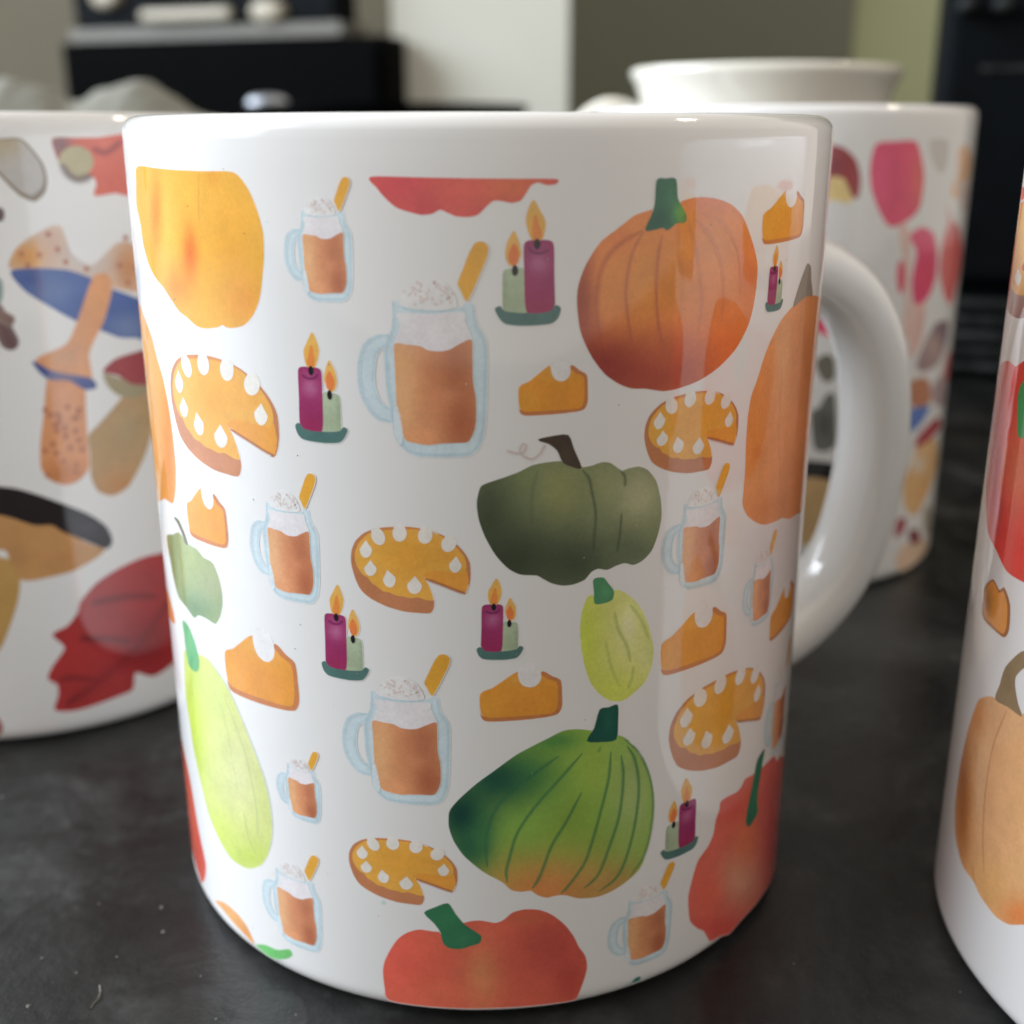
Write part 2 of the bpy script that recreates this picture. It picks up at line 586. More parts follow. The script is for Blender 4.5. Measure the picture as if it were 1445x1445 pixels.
sweep('handle', [(fr - 7.5, hz_ - 12), (fr + 2, hz_ - 5), (fr + 10, hz_ - 4.2), (fr + 18, hz_ - 12), (fr + 20, hz_ - 28), (fr + 15, hz_ - 46), (fr + 4, hz_ - 58), (fr - 8.2, hz_ - 62)], 5.0, 3.8, CREAM, cup, math.radians(-80))

# ------------------------------------------------------------------ printed drawings
def lin(c):
    c = np.asarray(c, float) / 255.0
    return np.where(c <= 0.04045, c / 12.92, ((c + 0.055) / 1.055) ** 2.4)


def smooth_closed(P, sub=5):
    P = np.asarray(P, float)
    n = len(P)
    out = []
    for i in range(n):
        p0, p1, p2, p3 = P[i - 1], P[i], P[(i + 1) % n], P[(i + 2) % n]
        # gentler tangents at sharp corners
        for k in range(sub):
            t = k / sub
            m1, m2 = (p2 - p0) * 0.38, (p3 - p1) * 0.38
            h = (2 * t ** 3 - 3 * t ** 2 + 1) * p1 + (t ** 3 - 2 * t ** 2 + t) * m1 + (-2 * t ** 3 + 3 * t ** 2) * p2 + (t ** 3 - t ** 2) * m2
            out.append(h)
    return np.array(out)


def smooth_open(P, sub=6):
    P = np.asarray(P, float)
    Q = np.vstack([2 * P[0] - P[1], P, 2 * P[-1] - P[-2]])
    out = []
    for i in range(1, len(Q) - 2):
        p0, p1, p2, p3 = Q[i - 1:i + 3]
        for k in range(sub):
            t = k / sub
            out.append(0.5 * ((2 * p1) + (-p0 + p2) * t + (2 * p0 - 5 * p1 + 4 * p2 - p3) * t * t + (-p0 + 3 * p1 - 3 * p2 + p3) * t ** 3))
    out.append(P[-1])
    return np.array(out)


def inside(P, q):
    x, y = q[:, 0], q[:, 1]
    r = np.zeros(len(q), bool)
    for (x0, y0), (x1, y1) in zip(P, np.roll(P, -1, 0)):
        c = (y0 > y) != (y1 > y)
        with np.errstate(divide='ignore', invalid='ignore'):
            r ^= c & (x < (x1 - x0) * (y - y0) / (y1 - y0 + 1e-12) + x0)
    return r


class Map:
    """drawing units <-> mug wall (u, v) in mm"""

    def __init__(self, cyl, org, A=None):
        self.cyl, self.org, self.A = cyl, org, A

    def to_uv(self, P):
        ox, oy, s = self.org
        uv = np.array([self.cyl.fwd(ox + x / s, oy + y / s) for x, y in P])
        if self.A is not None:
            sx, sy, tx, ty = self.A
            uv = uv * [sx, sy] + [tx, ty]
        return uv

    def to_local(self, uv):
        if self.A is not None:
            sx, sy, tx, ty = self.A
            uv = (uv - [tx, ty]) / [sx, sy]
        p = self.cyl.inv(uv)
        ox, oy, s = self.org
        return (p - [ox, oy]) * s


def shade(spec, loc, white):
    base = np.tile(np.asarray(spec[0], float), (len(loc), 1))
    for (cx, cy, rx, ry, c, k) in spec[1:]:
        g = k * np.exp(-((loc[:, 0] - cx) / rx) ** 2 - ((loc[:, 1] - cy) / ry) ** 2)
        base = base * (1 - g[:, None]) + np.asarray(c, float) * g[:, None]
    c = lin(base) / lin(white) * 0.79
    c = c * np.minimum(1.0, 0.80 / c.max(1))[:, None]      # keep the hue of the brightest inks
    return np.clip(c, 0.004, 0.86)


def blob(cx, cy, rx, ry, n=14, rot=0.0, tear=0.0):
    """ellipse; tear > 0 pulls the top to a point"""
    out = []
    for i in range(n):
        a = 2 * math.pi * i / n
        x, y = rx * math.cos(a), ry * math.sin(a)
        if tear and y < 0:
            x *= 1 - tear * (-y / ry)
        c, s = math.cos(rot), math.sin(rot)
        out.append((cx + x * c - y * s, cy + x * s + y * c))
    return out


def draw(name, parent, mp, layers, white, grid=0.6, place=None, label=None):
    """one printed drawing = one thin mesh lying on the mug wall, layer over layer"""
    place = place or mp.cyl
    V, Fc, Cc, Nn = [], [], [], []
    prev = []

    def under(q):
        """what is already printed below these points (bare glaze where nothing is)"""
        c = np.tile(np.array([0.80, 0.79, 0.775]), (len(q), 1))
        for (pu, sp, al_) in prev:
            m_ = inside(pu, q)
            if m_.any():
                c[m_] = c[m_] * (1 - al_) + shade(sp, mp.to_local(q[m_]), white) * al_
        return c

    for li, ly in enumerate(layers):
        kind, pts, spec = ly[:3]
        opt = ly[3] if len(ly) > 3 else {}
        off = 0.006 + 0.0025 * opt.get('lay', li)
        if kind == 'fill':
            P = smooth_closed(pts, opt.get('sub', 5)) if not opt.get('hard') else np.asarray(pts, float)
            uv = mp.to_uv(P)
            # even out the outline
            res = []
            for a, b in zip(uv, np.roll(uv, -1, 0)):
                k = max(1, int(math.ceil(np.linalg.norm(b - a) / 0.5)))
                res += [a + (b - a) * t / k for t in range(k)]
            uv = np.array(res)
            keep = np.linalg.norm(uv - np.roll(uv, 1, 0), axis=1) > 0.004
            if keep.sum() < 4:
                continue
            uv = uv[keep]
            lo, hi = uv.min(0), uv.max(0)
            g = min(grid, max(0.12, (hi - lo).min() / 5))
            gx, gy = np.meshgrid(np.arange(lo[0] + g / 2, hi[0], g), np.arange(lo[1] + g / 2, hi[1], g))
            gx[1::2] += g / 2
            q = np.stack([gx.ravel(), gy.ravel()], -1)
            q = q[inside(uv, q)]
            if len(q):
                d = np.full(len(q), 1e9)
                for s_ in range(0, len(uv), 64):
                    d = np.minimum(d, np.sqrt(((q[:, None] - uv[None, s_:s_ + 64]) ** 2).sum(-1)).min(1))
                q = q[d > g * 0.35]
            n = len(uv)
            allp = [Vector((float(a), float(b))) for a, b in np.vstack([uv, q])]
            r = delaunay_2d_cdt(allp, [], [list(range(n))], 1, 1e-6)
            vv = np.array([(p.x, p.y) for p in r[0]])
            tri = [tuple(f) for f in r[2]]
            loc = mp.to_local(vv)
            al = opt.get('alpha', 1.0)
            col = under(vv) * (1 - al) + shade(spec, loc, white) * al
            # soft edge: the ink fades out a tenth of a millimetre past the outline
            nb = len(uv)
            tg = np.roll(uv, -1, 0) - np.roll(uv, 1, 0)
            tg /= np.linalg.norm(tg, axis=1)[:, None] + 1e-9
            ar2 = np.sum(uv[:, 0] * np.roll(uv[:, 1], -1) - np.roll(uv[:, 0], -1) * uv[:, 1])
            sg = 1.0 if ar2 > 0 else -1.0
            outw = uv + np.stack([tg[:, 1], -tg[:, 0]], -1) * (sg * opt.get('bleed', 0.13))
            k0 = len(vv)
            bc = under(uv) * (1 - al) + shade(spec, mp.to_local(uv), white) * al
            oc = under(outw)
            vv = np.vstack([vv, uv, outw])
            col = np.vstack([col, bc, oc])
            for i in range(nb):
                j = (i + 1) % nb
                tri += [(k0 + i, k0 + j, k0 + nb + j), (k0 + i, k0 + nb + j, k0 + nb + i)]
            if 'lay' not in opt:
                prev.append((uv, spec, al))
        else:                                     # brush line
            wd = opt.get('w', 0.35)
            S = mp.to_uv(smooth_open(pts))
            t = np.gradient(S, axis=0)
            t /= np.linalg.norm(t, axis=1)[:, None] + 1e-9
            nrm = np.stack([-t[:, 1], t[:, 0]], -1)
            f = np.linspace(0, 1, len(S))
            taper = np.clip(np.minimum(f, 1 - f) * 6 + 0.35, 0, 1) if opt.get('taper', True) else np.ones(len(S))
            vv = np.concatenate([S + nrm * (wd / 2 * taper)[:, None], S, S - nrm * (wd / 2 * taper)[:, None]])
            m = len(S)
            tri = []
            for i in range(m - 1):
                for r0 in (0, m):
                    a, b, c, d_ = r0 + i, r0 + i + 1, r0 + m + i + 1, r0 + m + i
                    tri += [(a, d_, c), (a, c, b)]
            loc = mp.to_local(vv)
            e = opt.get('edge', 0.25)
            al = (opt.get('alpha', 1.0) * np.concatenate([np.full(m, e), np.ones(m), np.full(m, e)]))[:, None]
            col = under(vv) * (1 - al) + shade(spec, loc, white) * al
        b0 = len(V)
        X = place.xyz(vv[:, 0], vv[:, 1], off) - np.array([place.cx, place.cy, 0])
        V += [tuple(x) for x in X]
        Nn += [(math.sin(u / place.R), -math.cos(u / place.R), 0.0) for u in vv[:, 0]]
        for f_ in tri:
            a, b, c = vv[f_[0]], vv[f_[1]], vv[f_[2]]
            ar = (b[0] - a[0]) * (c[1] - a[1]) - (b[1] - a[1]) * (c[0] - a[0])
            if abs(ar) < 1e-9:
                continue
            Fc.append(tuple(b0 + k for k in (f_ if ar > 0 else f_[::-1])))
        Cc += [(c[0], c[1], c[2], 1.0) for c in col]
    o = make(name, V, Fc, INK, parent)
    me = o.data
    at = me.color_attributes.new('Col', 'FLOAT_COLOR', 'POINT')
    at.data.foreach_set('color', np.asarray(Cc, np.float32).ravel())
    me.normals_split_custom_set_from_vertices(Nn)
    if label:
        o['label'] = label
    return o


Z = 1445 / 360.0
WC = (167, 159, 147)          # how white glaze reads where each colour was sampled
WD = (150, 143, 132)
WL = (236, 238, 246)
WM = (236, 236, 244)
front = []                    # drawings of the front mug that are repeated round its back


def D(name, org, layers, white, rep=False, grid=0.6, cyl=MAIN, par=None):
    o = draw(name, par or m_main, Map(cyl, org), layers, white, grid)
    if rep:
        front.append(o)
    return o


def fit(cyl, org, a, b, A, B, mirror=False):
    """place a template: its points a, b go to pixels A, B"""
    base = Map(cyl, org)
    ua, ub = base.to_uv([a, b])
    UA, UB = np.array(cyl.fwd(*A)), np.array(cyl.fwd(*B))
    s = (UB - UA) / (ub - ua)
    return Map(cyl, org, (s[0], s[1], UA[0] - s[0] * ua[0], UA[1] - s[1] * ua[1]))


# ---- templates
J_ORG = (480, 400, Z)
rs = random.Random(3)


def jar_layers():
    L = []
    L.append(('fill', [(298, 103), (322, 106), (345, 125), (400, 142), (480, 150), (560, 155), (640, 150), (690, 140), (705, 118), (755, 120), (762, 170), (772, 230), (800, 280), (825, 340), (829, 450), (826, 600), (820, 760), (808, 860), (780, 930), (730, 970), (640, 978), (520, 978), (420, 968), (360, 930), (320, 870), (303, 790), (290, 700), (270, 600), (262, 480), (258, 380), (280, 310), (298, 260), (302, 180)],
              [(150, 154, 146), (560, 950, 260, 40, (152, 156, 148), 0.6)]))
    L.append(('fill', [(285, 290), (200, 305), (140, 350), (112, 440), (108, 540), (125, 630), (165, 710), (220, 765), (300, 785), (292, 715), (245, 690), (210, 640), (190, 570), (190, 480), (205, 400), (240, 362), (268, 352)],
              [(150, 154, 146)], {'sub': 4}))
    edge = [(128, 140, 136)]
    L.append(('line', [(300, 110), (302, 180), (298, 260), (280, 310), (260, 380), (264, 480), (272, 600), (292, 700), (305, 790), (322, 868), (362, 927), (420, 964), (520, 974), (640, 974), (728, 966), (778, 927), (804, 860), (816, 760), (822, 600), (825, 450), (821, 340), (798, 284), (770, 232), (758, 170), (752, 124)], edge, {'w': 0.5, 'alpha': 0.75}))
    L.append(('line', [(345, 128), (400, 143), (480, 151), (560, 156), (640, 151), (700, 138)], edge, {'w': 0.5, 'alpha': 0.5}))
    L.append(('line', [(285, 290), (200, 305), (140, 350), (112, 440), (108, 540), (125, 630), (165, 710), (220, 765), (300, 785)], edge, {'w': 0.5, 'alpha': 0.8}))
    L.append(('line', [(292, 715), (245, 690), (210, 640), (190, 570), (190, 480), (205, 400), (240, 362), (268, 352)], edge, {'w': 0.4, 'alpha': 0.7}))
    L.append(('fill', [(330, 172), (500, 178), (690, 165), (702, 210), (728, 275), (744, 325), (742, 420), (620, 420), (420, 420), (314, 400), (305, 350), (330, 290), (345, 230)],
              [(172, 160, 149)]))
    L.append(('fill', [(312, 345), (380, 350), (450, 358), (500, 382), (560, 388), (620, 378), (680, 345), (742, 322), (746, 420), (749, 560), (765, 650), (766, 780), (750, 850), (720, 895), (650, 900), (560, 905), (500, 912), (420, 900), (370, 880), (345, 800), (325, 700), (318, 560), (312, 430)],
              [(160, 104, 66), (350, 600, 90, 420, (172, 126, 82), 0.85), (650, 480, 130, 200, (134, 76, 48), 0.9), (690, 800, 110, 190, (126, 66, 40), 0.9), (430, 870, 120, 60, (186, 122, 78), 0.6), (540, 620, 60, 200, (158, 96, 60), 0.5), (600, 640, 60, 40, (160, 100, 66), 0.6)]))
    L.append(('fill', blob(330, 800, 17, 105, 12, -0.12), [(168, 165, 155)], {'alpha': 0.5}))
    L.append(('fill', [(345, 120), (352, 70), (400, 10), (470, -22), (540, -24), (600, 10), (640, 70), (652, 125), (560, 146), (440, 142)], [(170, 160, 148)], {'alpha': 0.3}))
    for _ in range(46):
        x, y = rs.uniform(360, 640), rs.uniform(-12, 122)
        if ((x - 500) / 145) ** 2 + ((y - 70) / 85) ** 2 < 1:
            L.append(('fill', blob(x, y, rs.uniform(3, 7), rs.uniform(5, 14), 7, rs.uniform(-0.8, 0.8)), [(164, 132, 114)], {'sub': 2, 'alpha': 0.6, 'lay': 14, 'bleed': 0.04}))
    L.append(('fill', [(770, -229), (810, -232), (835, -204), (825, -144), (780, -34), (740, 56), (715, 96), (682, 30), (670, -4), (700, -84), (735, -174)],
              [(190, 132, 42), (700, 60, 40, 60, (196, 142, 50), 0.7)], {'lay': 13}))
    return L


C_ORG = (500, 140, Z)


def candle_layers():
    return [
        ('fill', [(1015, 575), (1048, 630), (1078, 690), (1075, 750), (1058, 800), (1012, 800), (985, 740), (975, 680), (990, 620)], [(196, 142, 62), (1025, 620, 40, 60, (202, 152, 74), 0.7)]),
        ('fill', [(1025, 655), (1045, 720), (1058, 765), (1045, 800), (1020, 795), (1010, 740)], [(192, 104, 46)], {'alpha': 0.85}),
        ('fill', [(905, 750), (930, 810), (942, 870), (930, 920), (905, 948), (875, 932), (858, 880), (866, 820), (885, 780)], [(196, 144, 70)]),
        ('fill', [(905, 820), (928, 870), (925, 920), (902, 940), (880, 915), (880, 870)], [(196, 98, 48)], {'alpha': 0.9}),
        ('fill', [(845, 990), (862, 966), (920, 955), (962, 962), (974, 1000), (976, 1215), (920, 1222), (850, 1215), (843, 1100)], [(128, 132, 102), (905, 1150, 80, 80, (112, 116, 86), 0.5), (850, 1080, 15, 120, (100, 106, 78), 0.6)]),
        ('fill', [(963, 840), (980, 806), (1040, 800), (1108, 804), (1127, 835), (1129, 1000), (1132, 1190), (1100, 1215), (1040, 1222), (985, 1212), (970, 1150), (966, 1000)], [(112, 32, 62), (1045, 930, 60, 60, (138, 80, 98), 0.8), (1050, 1180, 80, 80, (112, 28, 52), 0.8), (1040, 840, 60, 22, (120, 52, 78), 0.7)]),
        ('line', [(985, 835), (1010, 865), (1060, 872), (1105, 850)], [(84, 26, 54)], {'w': 0.35}),
        ('fill', [(800, 1190), (825, 1176), (850, 1202), (920, 1213), (1040, 1216), (1110, 1203), (1140, 1170), (1166, 1185), (1152, 1235), (1120, 1265), (1060, 1275), (950, 1280), (860, 1270), (825, 1240)], [(58, 80, 70), (980, 1240, 60, 40, (50, 72, 64), 0.6)]),
        ('fill', blob(1035, 820, 15, 26, 10), [(18, 14, 16)]),
        ('fill', blob(910, 970, 14, 27, 10), [(18, 14, 16)]),
    ]


P_ORG = (470, 720, Z)


def pie_layers():
    L = [('fill', [(105, 290), (108, 230), (130, 175), (180, 130), (250, 105), (340, 97), (430, 97), (520, 110), (600, 135), (680, 180), (740, 240), (772, 300), (776, 380), (765, 440), (745, 475), (700, 460), (620, 425), (560, 400), (520, 388), (545, 440), (565, 490), (570, 540), (550, 580), (480, 578), (400, 570), (300, 540), (220, 500), (165, 455), (135, 400), (115, 340)],
          [(140, 86, 52), (400, 530, 200, 50, (144, 90, 58), 0.7), (430, 105, 300, 40, (158, 96, 46), 0.8)], {'sub': 3}),
         ('fill', [(130, 290), (128, 240), (150, 185), (200, 138), (260, 120), (420, 110), (560, 127), (640, 167), (700, 214), (742, 270), (752, 320), (735, 362), (640, 350), (540, 350), (505, 362), (520, 392), (545, 440), (565, 505), (530, 505), (480, 490), (440, 495), (400, 485), (360, 480), (320, 462), (285, 455), (250, 428), (222, 410), (200, 378), (175, 365), (150, 335)],
          [(188, 132, 52), (420, 260, 170, 110, (178, 118, 38), 0.75), (640, 250, 90, 60, (178, 118, 42), 0.6), (190, 300, 70, 120, (196, 142, 56), 0.7)], {'sub': 3}),
         ('fill', [(512, 362), (560, 344), (640, 352), (735, 362), (752, 335), (764, 400), (750, 462), (700, 450), (620, 416), (530, 384)], [(180, 116, 42), (700, 420, 70, 40, (186, 122, 46), 0.6)], {'sub': 2}),
         ('line', [(522, 388), (620, 424), (700, 456), (746, 470)], [(124, 68, 38)], {'w': 0.45})]
    cream = [(172, 160, 142)]
    for (x, y, rx, ry, rt) in ((255, 148, 33, 48, -0.45), (377, 130, 37, 44, 0.0), (522, 142, 37, 44, 0.2), (655, 190, 37, 44, 0.5)):
        L.append(('fill', blob(x, y, rx, ry, 12, rt), cream, {'lay': 4}))
    for (x, y, rx, ry, rt) in ((186, 220, 31, 46, 0), (212, 328, 31, 40, 0), (318, 388, 32, 46, -0.2), (462, 424, 38, 46, 0.05), (693, 308, 31, 42, 0.1)):
        L.append(('fill', blob(x, y, rx, ry, 14, rt, 0.85), cream, {'lay': 4}))
    return L


S_ORG = (470, 720, Z)


def slice_layers():
    return [('fill', [(838, 1040), (900, 1010), (960, 970), (1050, 915), (1120, 940), (1188, 915), (1240, 943), (1287, 965), (1294, 1040), (1294, 1110), (1270, 1152), (1200, 1170), (1050, 1187), (880, 1194), (840, 1165)], [(146, 86, 46)], {'sub': 3}),
            ('fill', [(836, 1042), (900, 1012), (960, 972), (1050, 916), (1120, 945), (1180, 938), (1215, 960), (1264, 976), (1272, 1040), (1268, 1105), (1238, 1146), (1050, 1164), (895, 1172), (842, 1152)],
             [(178, 112, 36), (880, 1120, 80, 80, (184, 124, 44), 0.6), (1080, 960, 140, 40, (184, 128, 52), 0.7), (1100, 1090, 120, 50, (164, 100, 38), 0.5)], {'sub': 3}),
            ('fill', [(1050, 925), (1062, 898), (1090, 878), (1120, 872), (1150, 885), (1170, 912), (1176, 945), (1165, 975), (1140, 995), (1110, 1000), (1078, 990), (1058, 965)], [(170, 160, 147)])]


def place(name, layers, org, a, b, insts, white, grid=0.5, rep=()):
    for i, (A, B) in enumerate(insts):
        o = draw(name, m_main, fit(MAIN, org, a, b, A, B), layers, white, grid, place=MAIN)
        if i in rep:
            front.append(o)


place('printed_jar_drink', jar_layers(), J_ORG, (298, 103), (800, 955),
      [((554.2, 425.7), (679.3, 637.9)), ((425.4, 297.5), (493.9, 421.5)), ((375.5, 709.1), (448, 849.5)), ((523.6, 975.4), (628.7, 1132.3)),
       ((405.6, 1077.4), (450.5, 1160.9)), ((389.4, 1224.4), (451.7, 1344)), ((887.7, 1272.3), (940.8, 1341.5)), ((966, 712.6), (1015.4, 814.9)),
       ((1065.2, 796.2), (1085.2, 867.2)), ((1094.4, 964.4), (1103.9, 1039))], WC, rep=(0, 2, 3, 4, 5, 6, 7))
place('printed_candles', candle_layers(), C_ORG, (1015, 575), (800, 1190),
      [((752.9, 283.3), (699.3, 436.5)), ((440.3, 470), (490.1, 607)), ((476.1, 825.9), (520.2, 945.5)), ((700.4, 817.2), (737.8, 914.3)),
       ((1096.5, 346.8), (1104.4, 424)), ((968.2, 1098.6), (932.5, 1203.2))], WC, rep=(0, 1, 2, 3, 5))
place('printed_pie', pie_layers(), P_ORG, (180, 130), (550, 580),
      [((514.8, 752.4), (607, 864.5)), ((249.7, 508.6), (335.7, 671.8)), ((509.9, 1185.9), (593.3, 1276.3)), ((931, 571.9), (999.6, 661.6)),
       ((969.3, 988), (1040.3, 1066))], WC, rep=(0, 2, 3))
place('printed_pie_slice', slice_layers(), S_ORG, (840, 1165), (1285, 965),
      [((679.3, 1010.2), (790.1, 960.4)), ((321.6, 962.9), (415.6, 936.7)), ((267.2, 746.5), (317, 719.1)), ((733.5, 578.4), (826.9, 529.8)),
       ((933.2, 945.7), (1024.1, 867.2)), ((1085.9, 899.6), (1120, 824.8)), ((1076, 336.8), (1134.5, 284))], WC, rep=(0, 1, 3, 4))

# ---- large drawings on the front mug
D('printed_pumpkin', (170, 140, Z), [
    ('fill', [(95, 385), (200, 394), (300, 404), (470, 412), (640, 418), (720, 510), (775, 640), (805, 760), (809, 900), (800, 1020), (785, 1130), (750, 1220), (700, 1275), (640, 1292), (600, 1288), (578, 1275), (550, 1288), (480, 1295), (430, 1280), (380, 1235), (330, 1195), (280, 1120), (245, 1065), (200, 1010), (160, 930), (130, 820), (115, 710), (92, 600), (90, 480)],
     [(246, 186, 74), (640, 850, 180, 420, (238, 168, 58), 0.85), (260, 700, 60, 300, (250, 204, 96), 0.8), (200, 640, 32, 230, (234, 138, 52), 0.9), (395, 880, 45, 150, (228, 118, 42), 1.0), (320, 1060, 70, 120, (234, 136, 50), 0.8), (700, 1150, 110, 150, (234, 152, 54), 0.8), (520, 440, 40, 60, (236, 154, 54), 0.5)], {'sub': 4}),
    ('line', [(445, 415), (442, 560), (446, 740)], [(222, 150, 62)], {'w': 0.25, 'alpha': 0.6}),
], WM)
D('printed_pumpkin', (170, 460, Z), [
    ('fill', [(70, -185), (105, -130), (150, -5), (175, 60), (205, 180), (240, 300), (270, 450), (295, 620), (312, 800), (310, 930), (295, 1002), (250, 975), (215, 992), (195, 960), (160, 700), (110, 300), (75, -30)],
     [(238, 172, 100), (280, 700, 50, 500, (222, 136, 64), 0.8), (150, 300, 40, 300, (246, 198, 132), 0.6)])], WL)
D('printed_pumpkin', (500, 140, Z), [
    ('fill', [(92, 443), (340, 446), (600, 451), (880, 454), (1140, 456), (1136, 478), (1090, 482), (1040, 468), (1000, 485), (970, 530), (940, 570), (890, 583), (830, 572), (785, 573), (745, 605), (700, 650), (650, 663), (580, 660), (530, 640), (485, 622), (440, 645), (380, 651), (310, 635), (240, 610), (180, 560), (130, 500)],
     [(150, 56, 46), (260, 480, 200, 120, (150, 42, 48), 0.7), (900, 500, 200, 100, (156, 74, 42), 0.9), (560, 500, 150, 60, (158, 62, 48), 0.6), (400, 620, 80, 50, (134, 38, 42), 0.6)], {'sub': 4})], (158, 150, 138))
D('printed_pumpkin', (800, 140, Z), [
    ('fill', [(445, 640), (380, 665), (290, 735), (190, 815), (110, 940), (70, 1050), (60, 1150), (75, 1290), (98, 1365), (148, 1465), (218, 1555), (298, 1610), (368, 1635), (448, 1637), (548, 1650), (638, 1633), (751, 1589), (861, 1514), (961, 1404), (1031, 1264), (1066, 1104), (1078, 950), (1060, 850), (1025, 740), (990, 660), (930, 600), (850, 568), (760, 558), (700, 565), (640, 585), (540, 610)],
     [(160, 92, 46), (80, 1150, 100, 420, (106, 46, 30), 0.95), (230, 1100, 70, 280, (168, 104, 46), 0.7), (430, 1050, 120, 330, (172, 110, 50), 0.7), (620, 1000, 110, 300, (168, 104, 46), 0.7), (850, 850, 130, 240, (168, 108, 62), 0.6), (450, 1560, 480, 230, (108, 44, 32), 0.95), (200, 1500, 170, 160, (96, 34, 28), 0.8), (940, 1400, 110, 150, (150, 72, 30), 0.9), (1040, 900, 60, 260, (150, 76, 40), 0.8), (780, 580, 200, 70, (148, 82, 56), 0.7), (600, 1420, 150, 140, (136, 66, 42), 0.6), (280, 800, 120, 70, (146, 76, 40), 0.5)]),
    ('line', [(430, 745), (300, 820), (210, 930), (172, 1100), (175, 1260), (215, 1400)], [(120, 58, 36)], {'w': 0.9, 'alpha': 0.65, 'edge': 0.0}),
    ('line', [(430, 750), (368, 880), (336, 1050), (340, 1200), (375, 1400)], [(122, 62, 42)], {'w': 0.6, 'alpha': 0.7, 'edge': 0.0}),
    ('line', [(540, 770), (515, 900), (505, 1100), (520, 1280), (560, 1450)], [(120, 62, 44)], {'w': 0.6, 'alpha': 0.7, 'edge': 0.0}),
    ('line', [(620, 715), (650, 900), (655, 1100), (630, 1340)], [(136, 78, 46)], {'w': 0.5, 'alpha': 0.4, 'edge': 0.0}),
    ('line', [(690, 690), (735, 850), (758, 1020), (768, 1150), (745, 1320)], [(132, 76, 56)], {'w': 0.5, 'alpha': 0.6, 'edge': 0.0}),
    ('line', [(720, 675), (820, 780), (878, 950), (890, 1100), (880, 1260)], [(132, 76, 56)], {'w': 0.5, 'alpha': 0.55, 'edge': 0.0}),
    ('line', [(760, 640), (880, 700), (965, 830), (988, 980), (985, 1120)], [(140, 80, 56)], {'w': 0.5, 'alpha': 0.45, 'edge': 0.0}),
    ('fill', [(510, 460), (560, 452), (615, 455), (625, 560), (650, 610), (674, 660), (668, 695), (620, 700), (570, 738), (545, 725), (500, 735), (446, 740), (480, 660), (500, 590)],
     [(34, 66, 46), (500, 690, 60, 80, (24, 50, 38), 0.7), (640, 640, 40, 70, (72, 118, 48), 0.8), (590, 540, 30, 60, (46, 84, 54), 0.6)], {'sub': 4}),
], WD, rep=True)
D('printed_pumpkin', (650, 480, Z), [
    ('fill', [(115, 835), (160, 810), (250, 780), (330, 750), (400, 715), (460, 700), (540, 690), (600, 690), (680, 722), (740, 715), (800, 695), (850, 700), (910, 740), (960, 728), (1010, 720), (1060, 740), (1105, 800), (1130, 900), (1135, 1000), (1115, 1100), (1080, 1190), (1030, 1245), (980, 1270), (930, 1260), (880, 1275), (830, 1298), (780, 1292), (740, 1310), (700, 1355), (640, 1380), (580, 1387), (520, 1375), (470, 1350), (430, 1330), (340, 1325), (270, 1290), (200, 1215), (140, 1110), (105, 1010), (95, 920)],
     [(84, 86, 56), (560, 860, 150, 170, (98, 94, 54), 0.8), (1000, 880, 150, 160, (124, 116, 84), 0.8), (820, 800, 90, 120, (100, 98, 62), 0.7), (150, 1000, 190, 330, (44, 48, 30), 0.95), (300, 1250, 300, 200, (34, 37, 24), 0.95), (650, 1260, 260, 170, (42, 46, 30), 0.95), (950, 1200, 160, 90, (62, 66, 46), 0.8), (370, 780, 60, 90, (80, 84, 50), 0.6)]),
    ('line', [(440, 735), (408, 850), (402, 980), (415, 1100)], [(58, 62, 40)], {'w': 0.6, 'alpha': 0.4, 'edge': 0.0}),
    ('line', [(690, 735), (728, 785), (742, 850), (765, 980), (758, 1100), (752, 1210)], [(46, 52, 34)], {'w': 0.55, 'alpha': 0.75, 'edge': 0.0}),
    ('line', [(908, 738), (930, 775), (930, 830)], [(52, 56, 36)], {'w': 0.55, 'alpha': 0.75, 'edge': 0.0}),
    ('line', [(912, 980), (902, 1100), (885, 1200)], [(44, 50, 34)], {'w': 0.5, 'alpha': 0.7, 'edge': 0.0}),
    ('fill', [(440, 565), (520, 546), (608, 540), (640, 620), (682, 722), (630, 714), (580, 690), (550, 625), (500, 585)], [(46, 36, 26), (600, 660, 50, 60, (56, 44, 32), 0.6)], {'sub': 3}),
    ('line', [(478, 595), (452, 640), (410, 672), (370, 665), (338, 632), (350, 592), (372, 600), (356, 634), (320, 642), (262, 628)], [(128, 108, 96)], {'w': 0.38, 'alpha': 0.8, 'taper': False}),
], WD, rep=True)
